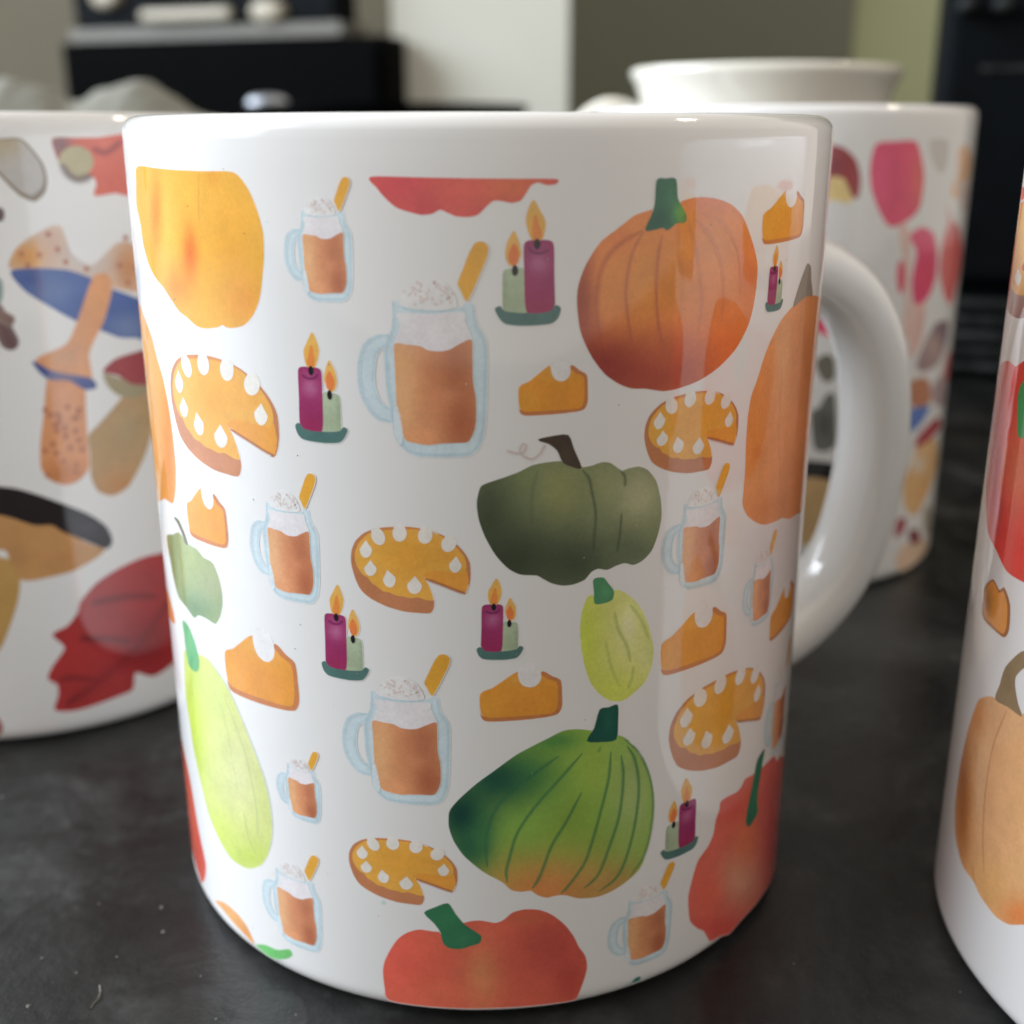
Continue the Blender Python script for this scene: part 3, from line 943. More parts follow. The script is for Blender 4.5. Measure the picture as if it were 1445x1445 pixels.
D('printed_gourd', (780, 780, Z), [
    ('fill', [(235, 240), (200, 252), (170, 330), (158, 430), (165, 540), (190, 660), (220, 740), (270, 800), (330, 836), (400, 833), (460, 790), (520, 730), (555, 650), (569, 560), (550, 450), (510, 340), (460, 270), (400, 225), (345, 212)],
     [(140, 136, 66), (190, 500, 70, 330, (134, 136, 44), 0.85), (330, 780, 140, 110, (136, 136, 48), 0.8), (430, 430, 90, 200, (154, 146, 98), 0.8), (430, 400, 25, 60, (158, 150, 120), 0.6), (530, 600, 50, 120, (146, 140, 92), 0.6)]),
    ('line', [(350, 330), (370, 430), (420, 530), (440, 620)], [(112, 114, 56)], {'w': 0.5, 'alpha': 0.7}),
    ('line', [(440, 295), (500, 380), (545, 490)], [(112, 116, 60)], {'w': 0.5, 'alpha': 0.7}),
    ('line', [(300, 500), (330, 640), (380, 760)], [(116, 116, 54)], {'w': 0.5, 'alpha': 0.6}),
    ('line', [(458, 640), (448, 710), (425, 770)], [(106, 112, 52)], {'w': 0.5, 'alpha': 0.6}),
    ('fill', [(233, 152), (285, 143), (312, 175), (342, 215), (337, 260), (300, 280), (240, 286), (236, 220)], [(50, 86, 54), (300, 230, 30, 40, (64, 104, 64), 0.6)], {'sub': 4}),
], WD, rep=True)
rib = [(44, 76, 40)]
D('printed_gourd', (580, 960, Z), [
    ('fill', [(1000, 285), (930, 280), (860, 290), (780, 330), (690, 375), (590, 430), (480, 510), (370, 590), (270, 680), (220, 745), (218, 830), (245, 910), (300, 990), (380, 1060), (440, 1100), (490, 1125), (530, 1150), (570, 1185), (620, 1195), (680, 1190), (720, 1215), (770, 1228), (830, 1215), (880, 1215), (950, 1232), (1050, 1225), (1130, 1195), (1210, 1145), (1290, 1070), (1340, 960), (1370, 830), (1378, 700), (1365, 580), (1320, 460), (1260, 370), (1200, 322), (1100, 300)],
     [(92, 112, 42), (760, 1200, 430, 215, (146, 88, 44), 1.0), (1150, 1170, 220, 120, (128, 90, 48), 0.8), (1000, 500, 160, 180, (110, 122, 44), 0.7), (1260, 650, 130, 300, (112, 118, 72), 0.75), (640, 850, 170, 110, (92, 118, 44), 0.6), (900, 800, 130, 120, (86, 100, 34), 0.5),
      (640, 530, 210, 150, (48, 82, 38), 0.9), (480, 560, 190, 140, (18, 48, 34), 0.95), (290, 760, 170, 190, (10, 38, 30), 1.0), (330, 950, 110, 120, (22, 56, 36), 0.9), (400, 860, 70, 160, (36, 74, 40), 0.6), (820, 340, 130, 50, (46, 84, 38), 0.8)]),
    ('line', [(838, 428), (740, 500), (620, 590), (510, 690), (450, 800), (425, 930), (432, 1060)], [(30, 66, 40)], {'w': 0.7, 'alpha': 0.7, 'edge': 0.0}),
    ('line', [(972, 412), (860, 540), (700, 720), (600, 870), (560, 1000), (540, 1080), (545, 1145)], rib, {'w': 0.55, 'alpha': 0.95, 'edge': 0.1}),
    ('line', [(968, 632), (880, 800), (800, 930), (750, 1060), (720, 1130), (685, 1180)], rib, {'w': 0.55, 'alpha': 0.95, 'edge': 0.1}),
    ('line', [(1075, 375), (1060, 410)], rib, {'w': 0.5, 'alpha': 0.5}),
    ('line', [(1132, 402), (1120, 550), (1080, 720), (1030, 900), (980, 1040), (890, 1165), (850, 1205)], rib, {'w': 0.55, 'alpha': 0.95, 'edge': 0.1}),
    ('line', [(1190, 422), (1202, 550), (1180, 760), (1120, 950), (1060, 1100), (980, 1178)], rib, {'w': 0.55, 'alpha': 0.95, 'edge': 0.1}),
    ('line', [(1225, 372), (1268, 450), (1290, 600), (1270, 800), (1220, 1000), (1160, 1120), (1065, 1195)], rib, {'w': 0.55, 'alpha': 0.95, 'edge': 0.1}),
    ('line', [(1205, 328), (1290, 410), (1350, 540), (1372, 690), (1358, 850), (1320, 990), (1240, 1110)], rib, {'w': 0.45, 'alpha': 0.8, 'edge': 0.1}),
    ('fill', [(1070, 167), (1120, 155), (1168, 140), (1170, 230), (1160, 332), (1080, 346), (998, 342), (1040, 270)], [(16, 50, 38), (1120, 230, 30, 60, (24, 64, 48), 0.6)], {'sub': 3}),
], WD, rep=True)
D('printed_pumpkin', (480, 1085, Z), [
    ('fill', [(245, 1150), (255, 1090), (290, 1020), (330, 965), (380, 930), (450, 912), (560, 925), (650, 890), (740, 865), (800, 862), (880, 875), (930, 855), (980, 815), (1050, 798), (1130, 802), (1200, 830), (1270, 885), (1320, 950), (1350, 1010), (1385, 1060), (1396, 1120), (1380, 1190), (1350, 1270), (1325, 1306), (1200, 1327), (1000, 1346), (750, 1355), (500, 1343), (280, 1309), (255, 1240)],
     [(146, 62, 44), (800, 1180, 110, 200, (144, 88, 52), 0.85), (1200, 1000, 190, 200, (126, 48, 38), 0.85), (350, 1100, 130, 200, (158, 62, 48), 0.7), (1300, 1200, 80, 120, (122, 42, 34), 0.7), (600, 1280, 200, 80, (158, 74, 50), 0.6), (1060, 850, 120, 50, (132, 66, 40), 0.6), (680, 1000, 60, 200, (136, 58, 42), 0.4)], {'sub': 4}),
    ('fill', [(478, 815), (540, 785), (610, 763), (650, 820), (700, 880), (760, 920), (798, 950), (787, 985), (740, 1000), (680, 1018), (620, 1013), (585, 985), (568, 920), (530, 870)], [(32, 70, 44), (620, 860, 60, 80, (38, 80, 46), 0.6), (700, 960, 60, 40, (44, 84, 52), 0.5)], {'sub': 3}),
], WD, rep=True)
D('printed_pumpkin', (800, 1060, Z), [
    ('fill', [(690, 880), (690, 820), (710, 730), (745, 620), (800, 540), (830, 470), (845, 390), (865, 330), (870, 290), (900, 265), (960, 235), (990, 200), (1010, 160), (1060, 130), (1100, 100), (1130, 70), (1172, 30), (1188, 58), (1206, 30), (1232, 55), (1240, 250), (1215, 480), (1196, 600), (1160, 722), (1080, 850), (980, 962), (920, 1030), (870, 1045), (815, 1074), (795, 1050), (775, 1015), (740, 1000), (700, 960)],
     [(126, 54, 40), (980, 720, 120, 150, (128, 92, 66), 0.8), (1010, 480, 80, 200, (132, 68, 38), 0.6), (800, 800, 80, 160, (134, 54, 36), 0.6), (1160, 400, 60, 400, (112, 40, 34), 0.8), (860, 1000, 160, 60, (122, 40, 32), 0.7), (950, 320, 90, 90, (122, 44, 36), 0.6)], {'sub': 4}),
    ('fill', [(1119, -13), (1108, 60), (1088, 180), (1077, 280), (1080, 345), (1055, 395), (1028, 427), (1014, 400), (1025, 320), (1045, 220), (1062, 130), (1078, 50)], [(28, 60, 40), (1060, 250, 20, 120, (38, 74, 48), 0.5)], {'sub': 3}),
], (128, 120, 108))
D('printed_pumpkin', (220, 720, Z), [
    ('fill', [(62, 150), (95, 140), (132, 130), (180, 190), (230, 222), (270, 270), (320, 300), (350, 370), (370, 450), (376, 530), (362, 600), (337, 640), (300, 620), (275, 605), (240, 592), (215, 606), (170, 542), (130, 490), (100, 380), (80, 270)],
     [(164, 178, 128), (75, 300, 60, 260, (116, 126, 86), 0.8), (230, 560, 140, 110, (112, 146, 108), 0.85), (310, 440, 60, 100, (172, 178, 146), 0.6), (180, 250, 60, 100, (172, 188, 130), 0.5)], {'sub': 4}),
    ('fill', [(103, 40), (128, 55), (155, 112), (182, 192), (165, 184), (148, 130), (122, 72)], [(112, 112, 86)], {'sub': 3}),
], WL)
D('printed_gourd', (0, 0, 1.0), [
    ('fill', [(261, 918), (260, 940), (262, 980), (268, 1020), (274, 1060), (285, 1110), (295, 1150), (310, 1185), (325, 1210), (340, 1221), (352, 1225), (368, 1220), (378, 1205), (384, 1180), (382, 1150), (375, 1110), (364, 1075), (350, 1040), (335, 1000), (320, 970), (305, 945), (293, 930), (280, 924)],
     [(214, 224, 140), (275, 1030, 18, 120, (204, 226, 88), 0.9), (310, 1180, 40, 40, (206, 226, 92), 0.85), (345, 1210, 40, 22, (192, 216, 84), 0.8), (340, 1090, 30, 80, (222, 224, 170), 0.8), (300, 960, 20, 50, (216, 232, 140), 0.6)], {'sub': 4}),
    ('line', [(300, 965), (318, 1020), (330, 1085), (336, 1120)], [(196, 210, 150)], {'w': 0.35, 'alpha': 0.7}),
    ('line', [(318, 985), (345, 1060), (360, 1130), (364, 1180)], [(190, 206, 150)], {'w': 0.35, 'alpha': 0.7}),
    ('line', [(344, 1145), (350, 1180), (362, 1205)], [(186, 206, 120)], {'w': 0.35, 'alpha': 0.7}),
    ('line', [(295, 932), (322, 972), (352, 1042), (376, 1110), (384, 1165), (380, 1200)], [(184, 206, 160)], {'w': 0.35, 'alpha': 0.7}),
    ('fill', [(258, 876), (266, 884), (275, 907), (281, 932), (280, 944), (275, 947), (267, 939), (263, 919), (260, 895)], [(104, 184, 126), (272, 930, 8, 15, (96, 174, 112), 0.5)], {'sub': 3}),
], WL)
D('printed_pumpkin', (0, 0, 1.0), [('fill', [(255, 1040), (262, 1070), (270, 1110), (280, 1170), (290, 1218), (289, 1238), (284, 1243), (270, 1190), (256, 1080)], [(226, 104, 84), (285, 1200, 10, 60, (214, 84, 76), 0.6)])], WL)
D('printed_pumpkin', (0, 0, 1.0), [('fill', [(230, 820), (237, 835), (244, 862), (247, 879), (241, 874), (234, 850)], [(232, 150, 84)])], WL)
D('printed_pumpkin', (0, 0, 1.0), [
    ('fill', [(304, 1271), (318, 1275), (335, 1290), (349, 1309), (359, 1332), (346, 1319), (330, 1302), (315, 1284)], [(234, 172, 104), (345, 1315, 15, 15, (228, 150, 78), 0.7)], {'sub': 3}),
    ('fill', [(362, 1334), (375, 1334), (392, 1341), (408, 1340), (412, 1347), (405, 1352), (390, 1353), (377, 1347)], [(112, 196, 112)], {'sub': 3})], WL)
D('printed_pumpkin', (880, 400, Z), [
    ('fill', [(965, 125), (900, 200), (850, 290), (800, 410), (760, 540), (725, 640), (705, 760), (695, 900), (690, 1050), (680, 1180), (675, 1250), (700, 1310), (750, 1350), (800, 1363), (860, 1345), (900, 1325), (940, 1330), (985, 1300), (1010, 1270), (1050, 900), (1095, 400), (1125, 110), (1095, 75), (1040, 68), (1000, 95)],
     [(172, 106, 60), (740, 900, 70, 400, (176, 104, 46), 0.8), (900, 400, 60, 300, (168, 116, 74), 0.7), (1040, 500, 60, 500, (150, 90, 52), 0.6), (780, 1280, 80, 90, (170, 94, 44), 0.7), (760, 960, 40, 40, (160, 84, 38), 0.5)]),
    ('fill', [(960, 132), (985, 40), (1012, -40), (1040, -110), (1060, -90), (1062, -20), (1070, 66), (1035, 70), (1000, 98)], [(112, 96, 80)], {'sub': 3}),
    ('line', [(900, 480), (880, 800), (890, 1200)], [(156, 96, 56)], {'w': 0.6, 'alpha': 0.5, 'edge': 0.0}),
], (172, 160, 148))
D('printed_leaf_tip', (800, 1060, Z), [('fill', [(368, 1311), (390, 1286), (415, 1279), (406, 1300)], [(30, 62, 50)], {'sub': 3})], (128, 120, 108))
D('printed_speck', (480, 1085, Z), [('fill', blob(246, 757, 8, 9, 8), [(130, 150, 126)], {'sub': 2, 'alpha': 0.7})], WC)

# dust specks caught on the glaze
rq = random.Random(5)
vs_, fs = [], []
for _ in range(90):
    az, z, r_ = rq.uniform(-1.3, 1.3), rq.uniform(3, 92.5), rq.uniform(0.03, 0.085)
    c = MAIN.xyz(az * 41.0, z, 0.02)
    t1 = np.array([math.cos(az), math.sin(az), 0])
    nn = np.array([math.sin(az), -math.cos(az), 0])
    b = len(vs_)
    for k in range(6):
        a = k * math.pi / 3
        vs_.append(c + (t1 * math.cos(a) + np.array([0, 0, 1]) * math.sin(a)) * r_ * rq.uniform(.6, 1.3))
    vs_.append(c + nn * r_)
    fs += [(b + k, b + (k + 1) % 6, b + 6) for k in range(6)]
tag(make('dust_specks', vs_, fs, plain('grey_dust', (0.42, 0.40, 0.36), 0.9, 0.3, 400), m_main, smooth=False), None, None, None, 'stuff')

# the same pattern goes on round the back of the mug
for o in front:
    c = o.copy()
    COL.objects.link(c)
    c.parent = m_main
    c.rotation_euler = (0, 0, math.radians(178))

# ---- left mug: mushrooms and a leaf
A_ = (0, 150, 1445 / 470.0)
B_ = (0, 600, 1445 / 460.0)
WLM = (186, 178, 165)


def E_(name, org, layers, white=WLM, cyl=LEFT, par=None):
    return draw(name, par or m_left, Map(cyl, org), layers, white, 0.8)


E_('printed_mushroom', A_, [
    ('fill', [(-60, 140), (0, 142), (95, 144), (180, 240), (202, 310), (195, 370), (150, 412), (90, 388), (40, 342), (0, 300), (-60, 250)], [(110, 94, 74)]),
    ('fill', [(-60, 146), (0, 148), (88, 150), (165, 240), (188, 305), (180, 350), (140, 384), (90, 366), (40, 322), (0, 282), (-60, 230)], [(150, 140, 126), (20, 160, 70, 60, (150, 128, 92), 0.7)])])
E_('printed_leaf', A_, [
    ('fill', [(228, 140), (330, 138), (430, 137), (560, 135), (575, 375), (500, 375), (410, 387), (420, 340), (405, 308), (340, 316), (280, 282), (245, 215)], [(176, 82, 62), (470, 180, 90, 60, (178, 92, 70), 0.5), (260, 170, 50, 60, (100, 76, 74), 0.9)], {'sub': 3}),
    ('fill', blob(330, 240, 74, 66, 16), [(150, 136, 100)]),
    ('line', [(400, 180), (460, 200), (530, 150)], [(126, 54, 50)], {'w': 1.2}),
    ('line', [(265, 250), (300, 300), (345, 318), (400, 300)], [(92, 72, 64)], {'w': 1.4})])
E_('printed_mushroom', A_, [
    ('fill', [(38, 695), (70, 620), (130, 570), (220, 522), (268, 528), (310, 640), (400, 690), (500, 600), (560, 590), (620, 640), (640, 800), (560, 800), (440, 770), (300, 715), (180, 708), (100, 714)], [(174, 150, 128), (110, 650, 90, 70, (172, 112, 54), 0.9), (230, 600, 60, 80, (172, 132, 104), 0.7), (560, 700, 70, 120, (164, 106, 62), 0.9), (360, 650, 90, 80, (160, 148, 134), 0.8)]),
    ('fill', [(48, 716), (180, 704), (300, 714), (390, 745), (480, 790), (600, 835), (640, 850), (640, 1010), (590, 1004), (520, 1002), (440, 972), (330, 930), (220, 870), (110, 800)], [(60, 76, 114), (230, 800, 120, 60, (78, 92, 120), 0.8), (560, 960, 90, 60, (96, 104, 122), 0.8), (110, 750, 60, 40, (44, 62, 104), 0.7), (380, 860, 60, 50, (54, 68, 104), 0.6)]),
    ('fill', [(400, 752), (440, 725), (470, 735), (486, 790), (450, 930), (410, 1010), (385, 1080), (396, 1190), (300, 1180), (225, 1160), (155, 1100), (285, 1035), (330, 950)], [(180, 122, 80), (280, 1090, 90, 60, (172, 128, 96), 0.7), (420, 820, 40, 100, (186, 126, 74), 0.6)]),
    ('fill', [(212, 1168), (290, 1178), (362, 1190), (372, 1330), (378, 1440), (384, 1510), (382, 1572), (345, 1620), (284, 1642), (216, 1618), (180, 1569), (176, 1480), (190, 1350)], [(178, 118, 76), (285, 1330, 60, 120, (176, 124, 90), 0.7), (270, 1600, 110, 60, (160, 96, 52), 0.8)]),
    ('fill', [(142, 1106), (230, 1150), (390, 1180), (418, 1218), (370, 1228), (300, 1190), (215, 1184), (170, 1150)], [(58, 66, 104), (280, 1170, 60, 30, (126, 104, 104), 0.8)])]
   + [('fill', blob(x, y, 10, 10, 9), [(146, 88, 62)], {'sub': 2, 'lay': 6}) for x, y in tuple((rs.uniform(195, 365), rs.uniform(1300, 1610)) for k in range(26)) + ((92, 640), (170, 645), (120, 690), (210, 555), (285, 675), (250, 620), (545, 570), (520, 690), (555, 765), (590, 700), (375, 705))])
E_('printed_mushroom', A_, [
    ('fill', [(500, 1300), (560, 1230), (640, 1190), (660, 1380), (640, 1480), (605, 1565), (555, 1650), (490, 1688), (425, 1668), (396, 1600), (392, 1500), (385, 1430), (430, 1380)], [(150, 116, 74), (520, 1640, 110, 60, (160, 106, 58), 0.8), (560, 1400, 80, 100, (140, 118, 84), 0.6)]),
    ('fill', [(450, 1160), (520, 1180), (600, 1200), (650, 1215), (600, 1260), (520, 1255), (470, 1215)], [(132, 116, 84)]),
    ('fill', [(448, 1150), (500, 1098), (590, 1068), (650, 1060), (670, 1200), (615, 1206), (570, 1202), (510, 1166)], [(128, 46, 46)])])
E_('printed_mushroom', B_, [
    ('fill', [(-80, 590), (0, 588), (60, 598), (88, 640), (82, 760), (50, 870), (0, 990), (-80, 1030)], [(156, 118, 62)]),
    ('fill', [(-120, 395), (0, 398), (60, 412), (150, 440), (230, 440), (300, 478), (400, 528), (462, 552), (420, 592), (330, 642), (220, 672), (95, 684), (30, 560), (0, 552), (-120, 540)], [(160, 114, 66), (300, 600, 150, 60, (156, 106, 62), 0.6), (80, 560, 70, 80, (146, 102, 58), 0.6)]),
    ('fill', [(-120, 270), (0, 274), (80, 284), (180, 314), (300, 358), (400, 400), (470, 450), (497, 512), (470, 547), (380, 512), (280, 472), (230, 442), (150, 442), (60, 412), (0, 398), (-120, 390)], [(26, 19, 18), (400, 450, 90, 50, (50, 46, 50), 0.7)])])
E_('printed_leaf', B_, [
    ('fill', [(243, 1262), (260, 1200), (256, 1150), (213, 1122), (240, 1060), (290, 985), (232, 930), (300, 890), (345, 832), (360, 780), (430, 700), (520, 640), (620, 592), (700, 572), (780, 580), (800, 950), (770, 1050), (680, 1112), (600, 1095), (588, 1170), (520, 1202), (400, 1246), (320, 1266)], [(146, 42, 38), (440, 830, 130, 110, (134, 44, 40), 0.7), (640, 980, 110, 140, (104, 28, 28), 0.7), (650, 680, 120, 60, (126, 44, 38), 0.6)], {'sub': 3}),
    ('line', [(290, 1245), (420, 1150), (560, 1030), (680, 880), (760, 760)], [(74, 24, 26)], {'w': 2.6, 'alpha': 0.8}),
    ('line', [(580, 960), (470, 948), (350, 945)], [(82, 26, 28)], {'w': 1.6, 'alpha': 0.8}),
    ('line', [(700, 760), (560, 760), (400, 790)], [(82, 26, 28)], {'w': 1.6, 'alpha': 0.8}),
    ('line', [(420, 1130), (330, 1120), (260, 1130)], [(82, 26, 28)], {'w': 1.2, 'alpha': 0.7})])
E_('printed_twig', A_, [('line', [(-40, 850), (10, 960), (60, 1055)], [(84, 58, 52)], {'w': 2.6, 'edge': 0.9}), ('line', [(-40, 880), (10, 912), (60, 940)], [(100, 72, 60)], {'w': 1.8, 'edge': 0.9}), ('fill', blob(0, 470, 18, 30, 9), [(80, 60, 58)]), ('fill', blob(-6, 800, 18, 55, 9), [(110, 122, 108)])])
E_('printed_petal', B_, [('fill', [(-30, 1290), (0, 1310), (12, 1345), (0, 1370), (-30, 1360)], [(130, 70, 60)])])

# ---- back mug: pink toadstools
K_ = (1040, 140, 1445 / 405.0)
K2 = (1040, 540, 1445 / 405.0)
WB = (188, 182, 174)


def G_(name, org, layers):
    return E_(name, org, layers, WB, BACK, m_back)


G_('printed_mushroom', K_, [
    ('fill', [(400, 410), (470, 385), (540, 398), (592, 480), (560, 522), (500, 510), (420, 500)], [(196, 168, 110)]),
    ('fill', [(380, 250), (475, 232), (540, 248), (600, 310), (622, 400), (612, 485), (585, 495), (540, 400), (470, 388), (390, 410)], [(132, 52, 52), (480, 330, 60, 60, (104, 44, 46), 0.7)])])
G_('printed_toadstool', K_, [
    ('fill', [(815, 640), (862, 640), (872, 800), (868, 1000), (880, 1200), (840, 1180), (850, 900), (832, 760)], [(196, 160, 144)]),
    ('fill', [(700, 228), (800, 214), (900, 214), (930, 300), (941, 400), (922, 540), (870, 602), (775, 642), (720, 570), (680, 460), (671, 350)], [(190, 56, 84), (790, 420, 40, 200, (172, 48, 74), 0.6), (920, 420, 50, 180, (200, 92, 70), 0.7), (720, 400, 40, 160, (186, 72, 100), 0.5)])])
G_('printed_toadstool', K_, [
    ('fill', [(890, 1000), (950, 1010), (930, 1200), (890, 1290), (865, 1280), (880, 1150)], [(196, 156, 142)]),
    ('fill', [(870, 690), (930, 645), (990, 680), (1008, 780), (1000, 900), (960, 1000), (895, 1032), (880, 920), (905, 770)], [(192, 66, 92), (970, 900, 50, 100, (186, 58, 74), 0.6)])])
G_('printed_toadstool', K_, [('fill', blob(826, 895, 20, 85, 12), [(184, 76, 90)])])
G_('printed_toadstool', K_, [('fill', [(1062, 540), (1082, 610), (1118, 650), (1131, 760), (1112, 900), (1075, 1032), (1040, 980), (1020, 860), (1040, 700), (1066, 620)], [(184, 86, 80), (1090, 640, 30, 60, (168, 92, 92), 0.5)])])
G_('printed_mushroom', K_, [('fill', [(970, 212), (1060, 210), (1056, 330), (1022, 372), (985, 310)], [(168, 158, 146)])])
G_('printed_leaf', K_, [('fill', [(1115, 260), (1150, 230), (1180, 300), (1160, 420), (1130, 480), (1090, 500), (1080, 450), (1110, 380)], [(200, 156, 118)]), ('fill', [(1110, 420), (1165, 430), (1150, 560), (1130, 540)], [(176, 156, 144)])])
G_('printed_mushroom', K_, [
    ('fill', [(1062, 1120), (1052, 1230), (1010, 1332), (940, 1372), (903, 1342), (940, 1240), (1000, 1130)], [(140, 112, 108), (1030, 1160, 40, 60, (96, 76, 80), 0.8), (990, 1240, 30, 60, (170, 146, 120), 0.5)])])
G_('printed_petal', K_, [('fill', [(1060, 1290), (1095, 1260), (1090, 1400), (1060, 1420), (1040, 1390)], [(184, 96, 92)])])
G_('printed_mushroom', K2, [
    ('fill', [(870, 5), (930, -25), (970, 0), (975, 95), (920, 125), (878, 110)], [(160, 104, 74)]),
    ('fill', [(860, 145), (970, 118), (930, 200), (870, 248)], [(78, 100, 150)])])
G_('printed_mushroom', K2, [('fill', [(985, 20), (1045, -40), (1040, 110), (990, 100)], [(150, 126, 122)])])
G_('printed_mushroom', K2, [
    ('fill', [(920, 300), (1000, 285), (1008, 400), (980, 500), (930, 620), (895, 668), (848, 630), (838, 500), (880, 400)], [(196, 152, 102), (940, 560, 50, 90, (196, 140, 84), 0.7), (910, 410, 30, 40, (188, 180, 172), 0.8)]),
    ('fill', [(1012, 175), (1024, 220), (965, 292), (895, 325), (915, 265), (965, 210)], [(144, 48, 54)])])
G_('printed_petal', K2, [('fill', [(808, 690), (852, 688), (835, 750), (795, 778)], [(140, 54, 62)])])
G_('printed_mushroom', K2, [('fill', [(820, 840), (880, 800), (950, 790), (950, 850), (880, 920), (820, 950), (800, 900)], [(198, 164, 134)]), ('fill', [(862, 755), (905, 736), (925, 790), (880, 815)], [(112, 50, 52)])])
G_('printed_leaf', K2, [('fill', [(940, 640), (975, 625), (965, 760), (940, 740)], [(146, 132, 110)])])
# seen through the handle
G_('printed_toadstool', (880, 400, Z), [('fill', [(1080, 80), (1125, 95), (1165, 200), (1175, 300), (1120, 280), (1060, 240)], [(186, 50, 80)])])
G_('printed_twig', (880, 400, Z), [
    ('fill', [(1090, 440), (1150, 400), (1190, 430), (1195, 530), (1150, 560), (1110, 520)], [(92, 86, 72)]),
    ('fill', [(1060, 740), (1110, 700), (1150, 630), (1195, 640), (1200, 900), (1150, 950), (1080, 930)], [(88, 86, 76), (1140, 800, 40, 80, (52, 52, 46), 0.7)])])
G_('printed_mushroom', (880, 400, Z), [
    ('fill', [(1000, 1090), (1060, 1085), (1180, 1110), (1260, 1150), (1200, 1320), (1100, 1440), (1000, 1480), (960, 1300)], [(170, 136, 92)]),
    ('fill', [(980, 1000), (1060, 1005), (1180, 1020), (1280, 1080), (1290, 1150), (1180, 1115), (1060, 1095), (980, 1100)], [(22, 20, 20)])])

# ---- right mug: pumpkins
WR = (206, 204, 208)


def H_(name, org, layers, white=WR):
    return draw(name, m_right, Map(RIGHT, org), layers, white, 0.8)


R1 = (1350, 230, 4.379)
R2 = (1290, 200, 2.0645)
R3 = (1290, 880, 2.555)
H_('printed_pie', R1, [
    ('fill', [(312, 700), (350, 760), (400, 790), (500, 760), (560, 800), (540, 900), (470, 940), (385, 957), (330, 930), (303, 860)], [(146, 100, 92)]),
    ('fill', [(340, 430), (375, 290), (416, 235), (490, 200), (600, 260), (620, 560), (560, 760), (470, 800), (400, 815), (350, 790), (315, 700), (325, 560)], [(232, 164, 72), (400, 400, 60, 120, (240, 178, 84), 0.7), (340, 660, 40, 120, (206, 128, 70), 0.7)]),
    ('fill', blob(380, 705, 18, 48, 12, 0, 0.7), [(214, 204, 196)]),
    ('fill', [(405, 640), (440, 600), (520, 640), (480, 690), (416, 665)], [(176, 70, 40)])])
H_('printed_petal', R1, [('fill', [(395, 225), (400, 165), (412, 150), (430, 190), (416, 215)], [(222, 96, 70)])])
H_('printed_pumpkin', R2, [
    ('fill', [(238, 730), (252, 652), (275, 640), (296, 656), (320, 640), (400, 600), (520, 640), (560, 900), (500, 1240), (400, 1310), (320, 1282), (270, 1250), (240, 1190), (214, 1130), (210, 1000), (224, 850)], [(206, 70, 58), (300, 950, 50, 130, (232, 130, 96), 0.8), (240, 900, 25, 300, (174, 54, 64), 0.8), (320, 1200, 100, 90, (214, 54, 48), 0.8)]),
    ('fill', [(303, 740), (318, 700), (345, 690), (345, 850), (320, 862), (302, 850)], [(70, 142, 88)], {'sub': 3})])
H_('printed_pie_slice', R2, [
    ('fill', [(198, 1365), (205, 1300), (230, 1276), (248, 1308), (263, 1300), (279, 1350), (276, 1420), (262, 1443), (232, 1420), (204, 1392)], [(148, 92, 48)], {'sub': 3}),
    ('fill', [(203, 1362), (209, 1303), (230, 1282), (247, 1315), (260, 1312), (271, 1352), (268, 1412), (258, 1432), (234, 1412), (208, 1385)], [(216, 140, 60), (212, 1340, 18, 50, (150, 100, 58), 0.8)], {'sub': 3})])
H_('printed_pumpkin', R3, [
    ('fill', [(235, 275), (270, 264), (300, 274), (385, 330), (420, 300), (520, 300), (600, 500), (600, 850), (540, 1040), (470, 1085), (396, 1083), (340, 1082), (290, 1050), (240, 982), (215, 930), (175, 870), (150, 770), (147, 660), (165, 520), (190, 400), (215, 320)],
     [(222, 170, 124), (175, 620, 34, 300, (166, 98, 48), 0.95), (230, 330, 40, 80, (196, 122, 68), 0.6), (260, 960, 90, 120, (226, 168, 104), 0.7), (390, 1050, 70, 60, (232, 126, 66), 0.9), (390, 700, 50, 300, (232, 178, 124), 0.6)]),
    ('line', [(335, 310), (285, 440), (258, 600), (248, 760), (252, 905)], [(178, 118, 78)], {'w': 0.4, 'alpha': 0.8}),
    ('line', [(210, 870), (214, 915), (222, 940)], [(178, 112, 62)], {'w': 0.4, 'alpha': 0.8}),
    ('fill', [(293, 272), (310, 220), (330, 158), (385, 104), (430, 100), (430, 150), (396, 158), (366, 190), (364, 230), (374, 290), (388, 334), (340, 300)], [(132, 110, 82), (340, 200, 20, 60, (120, 98, 70), 0.6)], {'sub': 3})])

# the prints of the other mugs go on round their sides too
for par, turns in ((m_left, (-58, -116, -174)), (m_right, (56, 112, 168)), (m_back, (100, -112))):
    for o in [c for c in par.children if c.name.startswith('printed')]:
        for t in turns:
            c = o.copy()
            COL.objects.link(c)
            c.parent = par
            c.rotation_euler = (0, 0, math.radians(t))

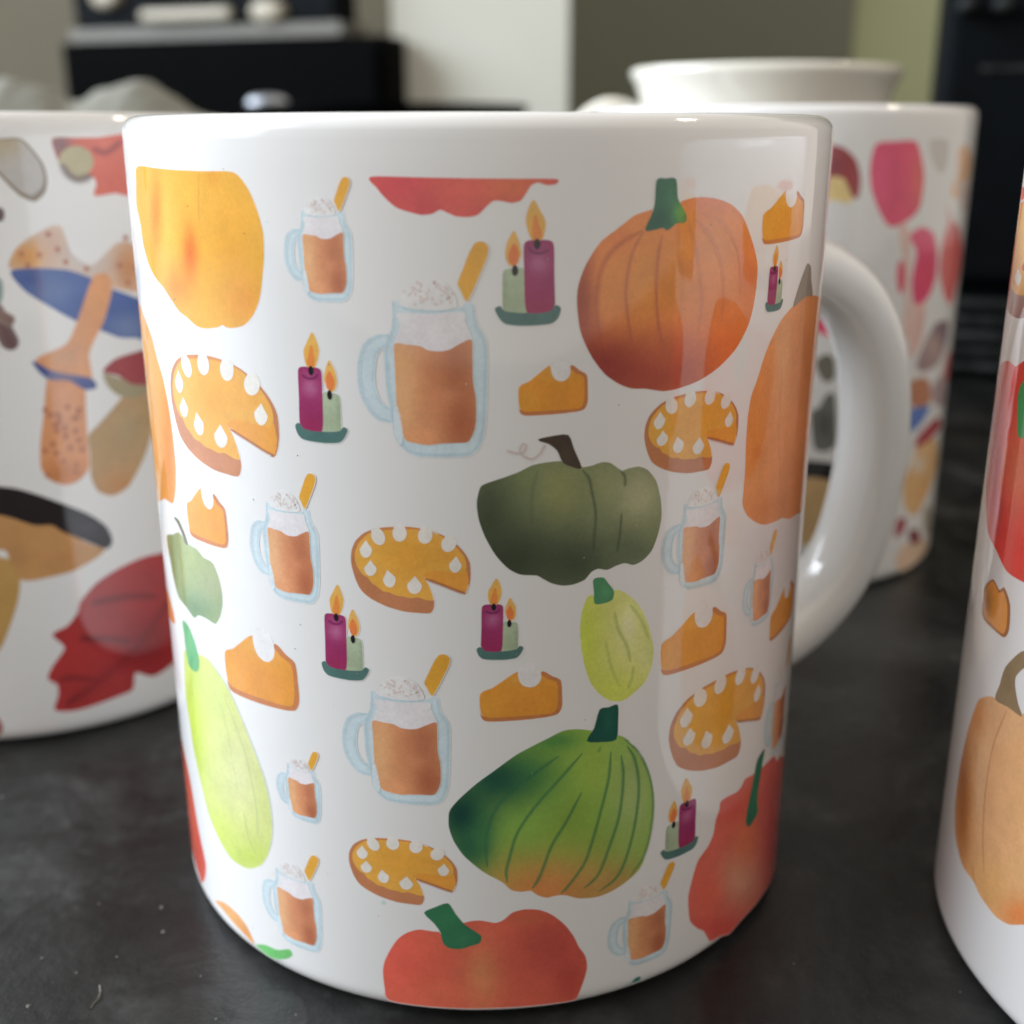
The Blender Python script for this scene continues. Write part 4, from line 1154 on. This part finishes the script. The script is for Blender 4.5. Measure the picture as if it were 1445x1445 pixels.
# ------------------------------------------------------------------ crumbs and dust on the worktop
rd = random.Random(11)
vs_, fs = [], []
spots = [(60, 1352, 0.45), (228, 1281, 0.55), (230, 1315, 0.55), (3, 1125, 0.6), (283, 1378, 0.3), (108, 1373, 0.35), (40, 1420, 0.5), (165, 1350, 0.3), (140, 1276, 0.35), (1120, 1360, 0.25), (1272, 1275, 0.2), (1355, 1400, 0.25), (412, 1391, 0.3), (418, 1432, 0.3), (305, 1438, 0.35)]
for _ in range(150):
    spots.append((rd.uniform(0, 640) if rd.random() < 0.7 else rd.uniform(1100, 1400), rd.uniform(1060, 1445), rd.uniform(0.03, 0.10)))
for px, py, s in spots:
    s *= 0.55
    c = on_counter(px, py)
    if math.hypot(c[0], c[1]) < 41.6 or math.hypot(c[0] - RIGHT.cx, c[1] - RIGHT.cy) < 41.6 or math.hypot(c[0] - LEFT.cx, c[1] - LEFT.cy) < 41.6:
        continue
    b = len(vs_)
    a0 = rd.uniform(0, 6)
    ring = [(c[0] + s * rd.uniform(.6, 1.2) * math.cos(a0 + k * 1.05), c[1] + s * rd.uniform(.6, 1.2) * math.sin(a0 + k * 1.05), 0.02) for k in range(6)]
    vs_ += ring + [(x * .5 + c[0] * .5, y * .5 + c[1] * .5, s * rd.uniform(.4, .9)) for x, y, _ in ring]
    fs += [(b + k, b + (k + 1) % 6, b + 6 + (k + 1) % 6, b + 6 + k) for k in range(6)] + [tuple(b + 6 + k for k in range(6))]
# a short fibre
fib = [on_counter(*p) for p in ((141, 1391), (142, 1400), (139, 1410), (133, 1415), (127, 1424))]
for a, b_ in zip(fib, fib[1:]):
    k = len(vs_)
    d = (b_ - a) / np.linalg.norm(b_ - a)
    n = np.array([-d[1], d[0], 0]) * 0.11
    vs_ += [tuple(a + n), tuple(a - n), tuple(b_ - n), tuple(b_ + n), tuple(a + [0, 0, .22]), tuple(b_ + [0, 0, .22])]
    fs += [(k, k + 4, k + 5, k + 3), (k + 4, k + 1, k + 2, k + 5)]
tag(make('crumbs', vs_, fs, plain('pale_dust', (0.16, 0.155, 0.14), 0.8, 0.3, 400), smooth=False), 'pale crumbs and dust scattered on the dark worktop', 'crumbs', None, 'stuff')
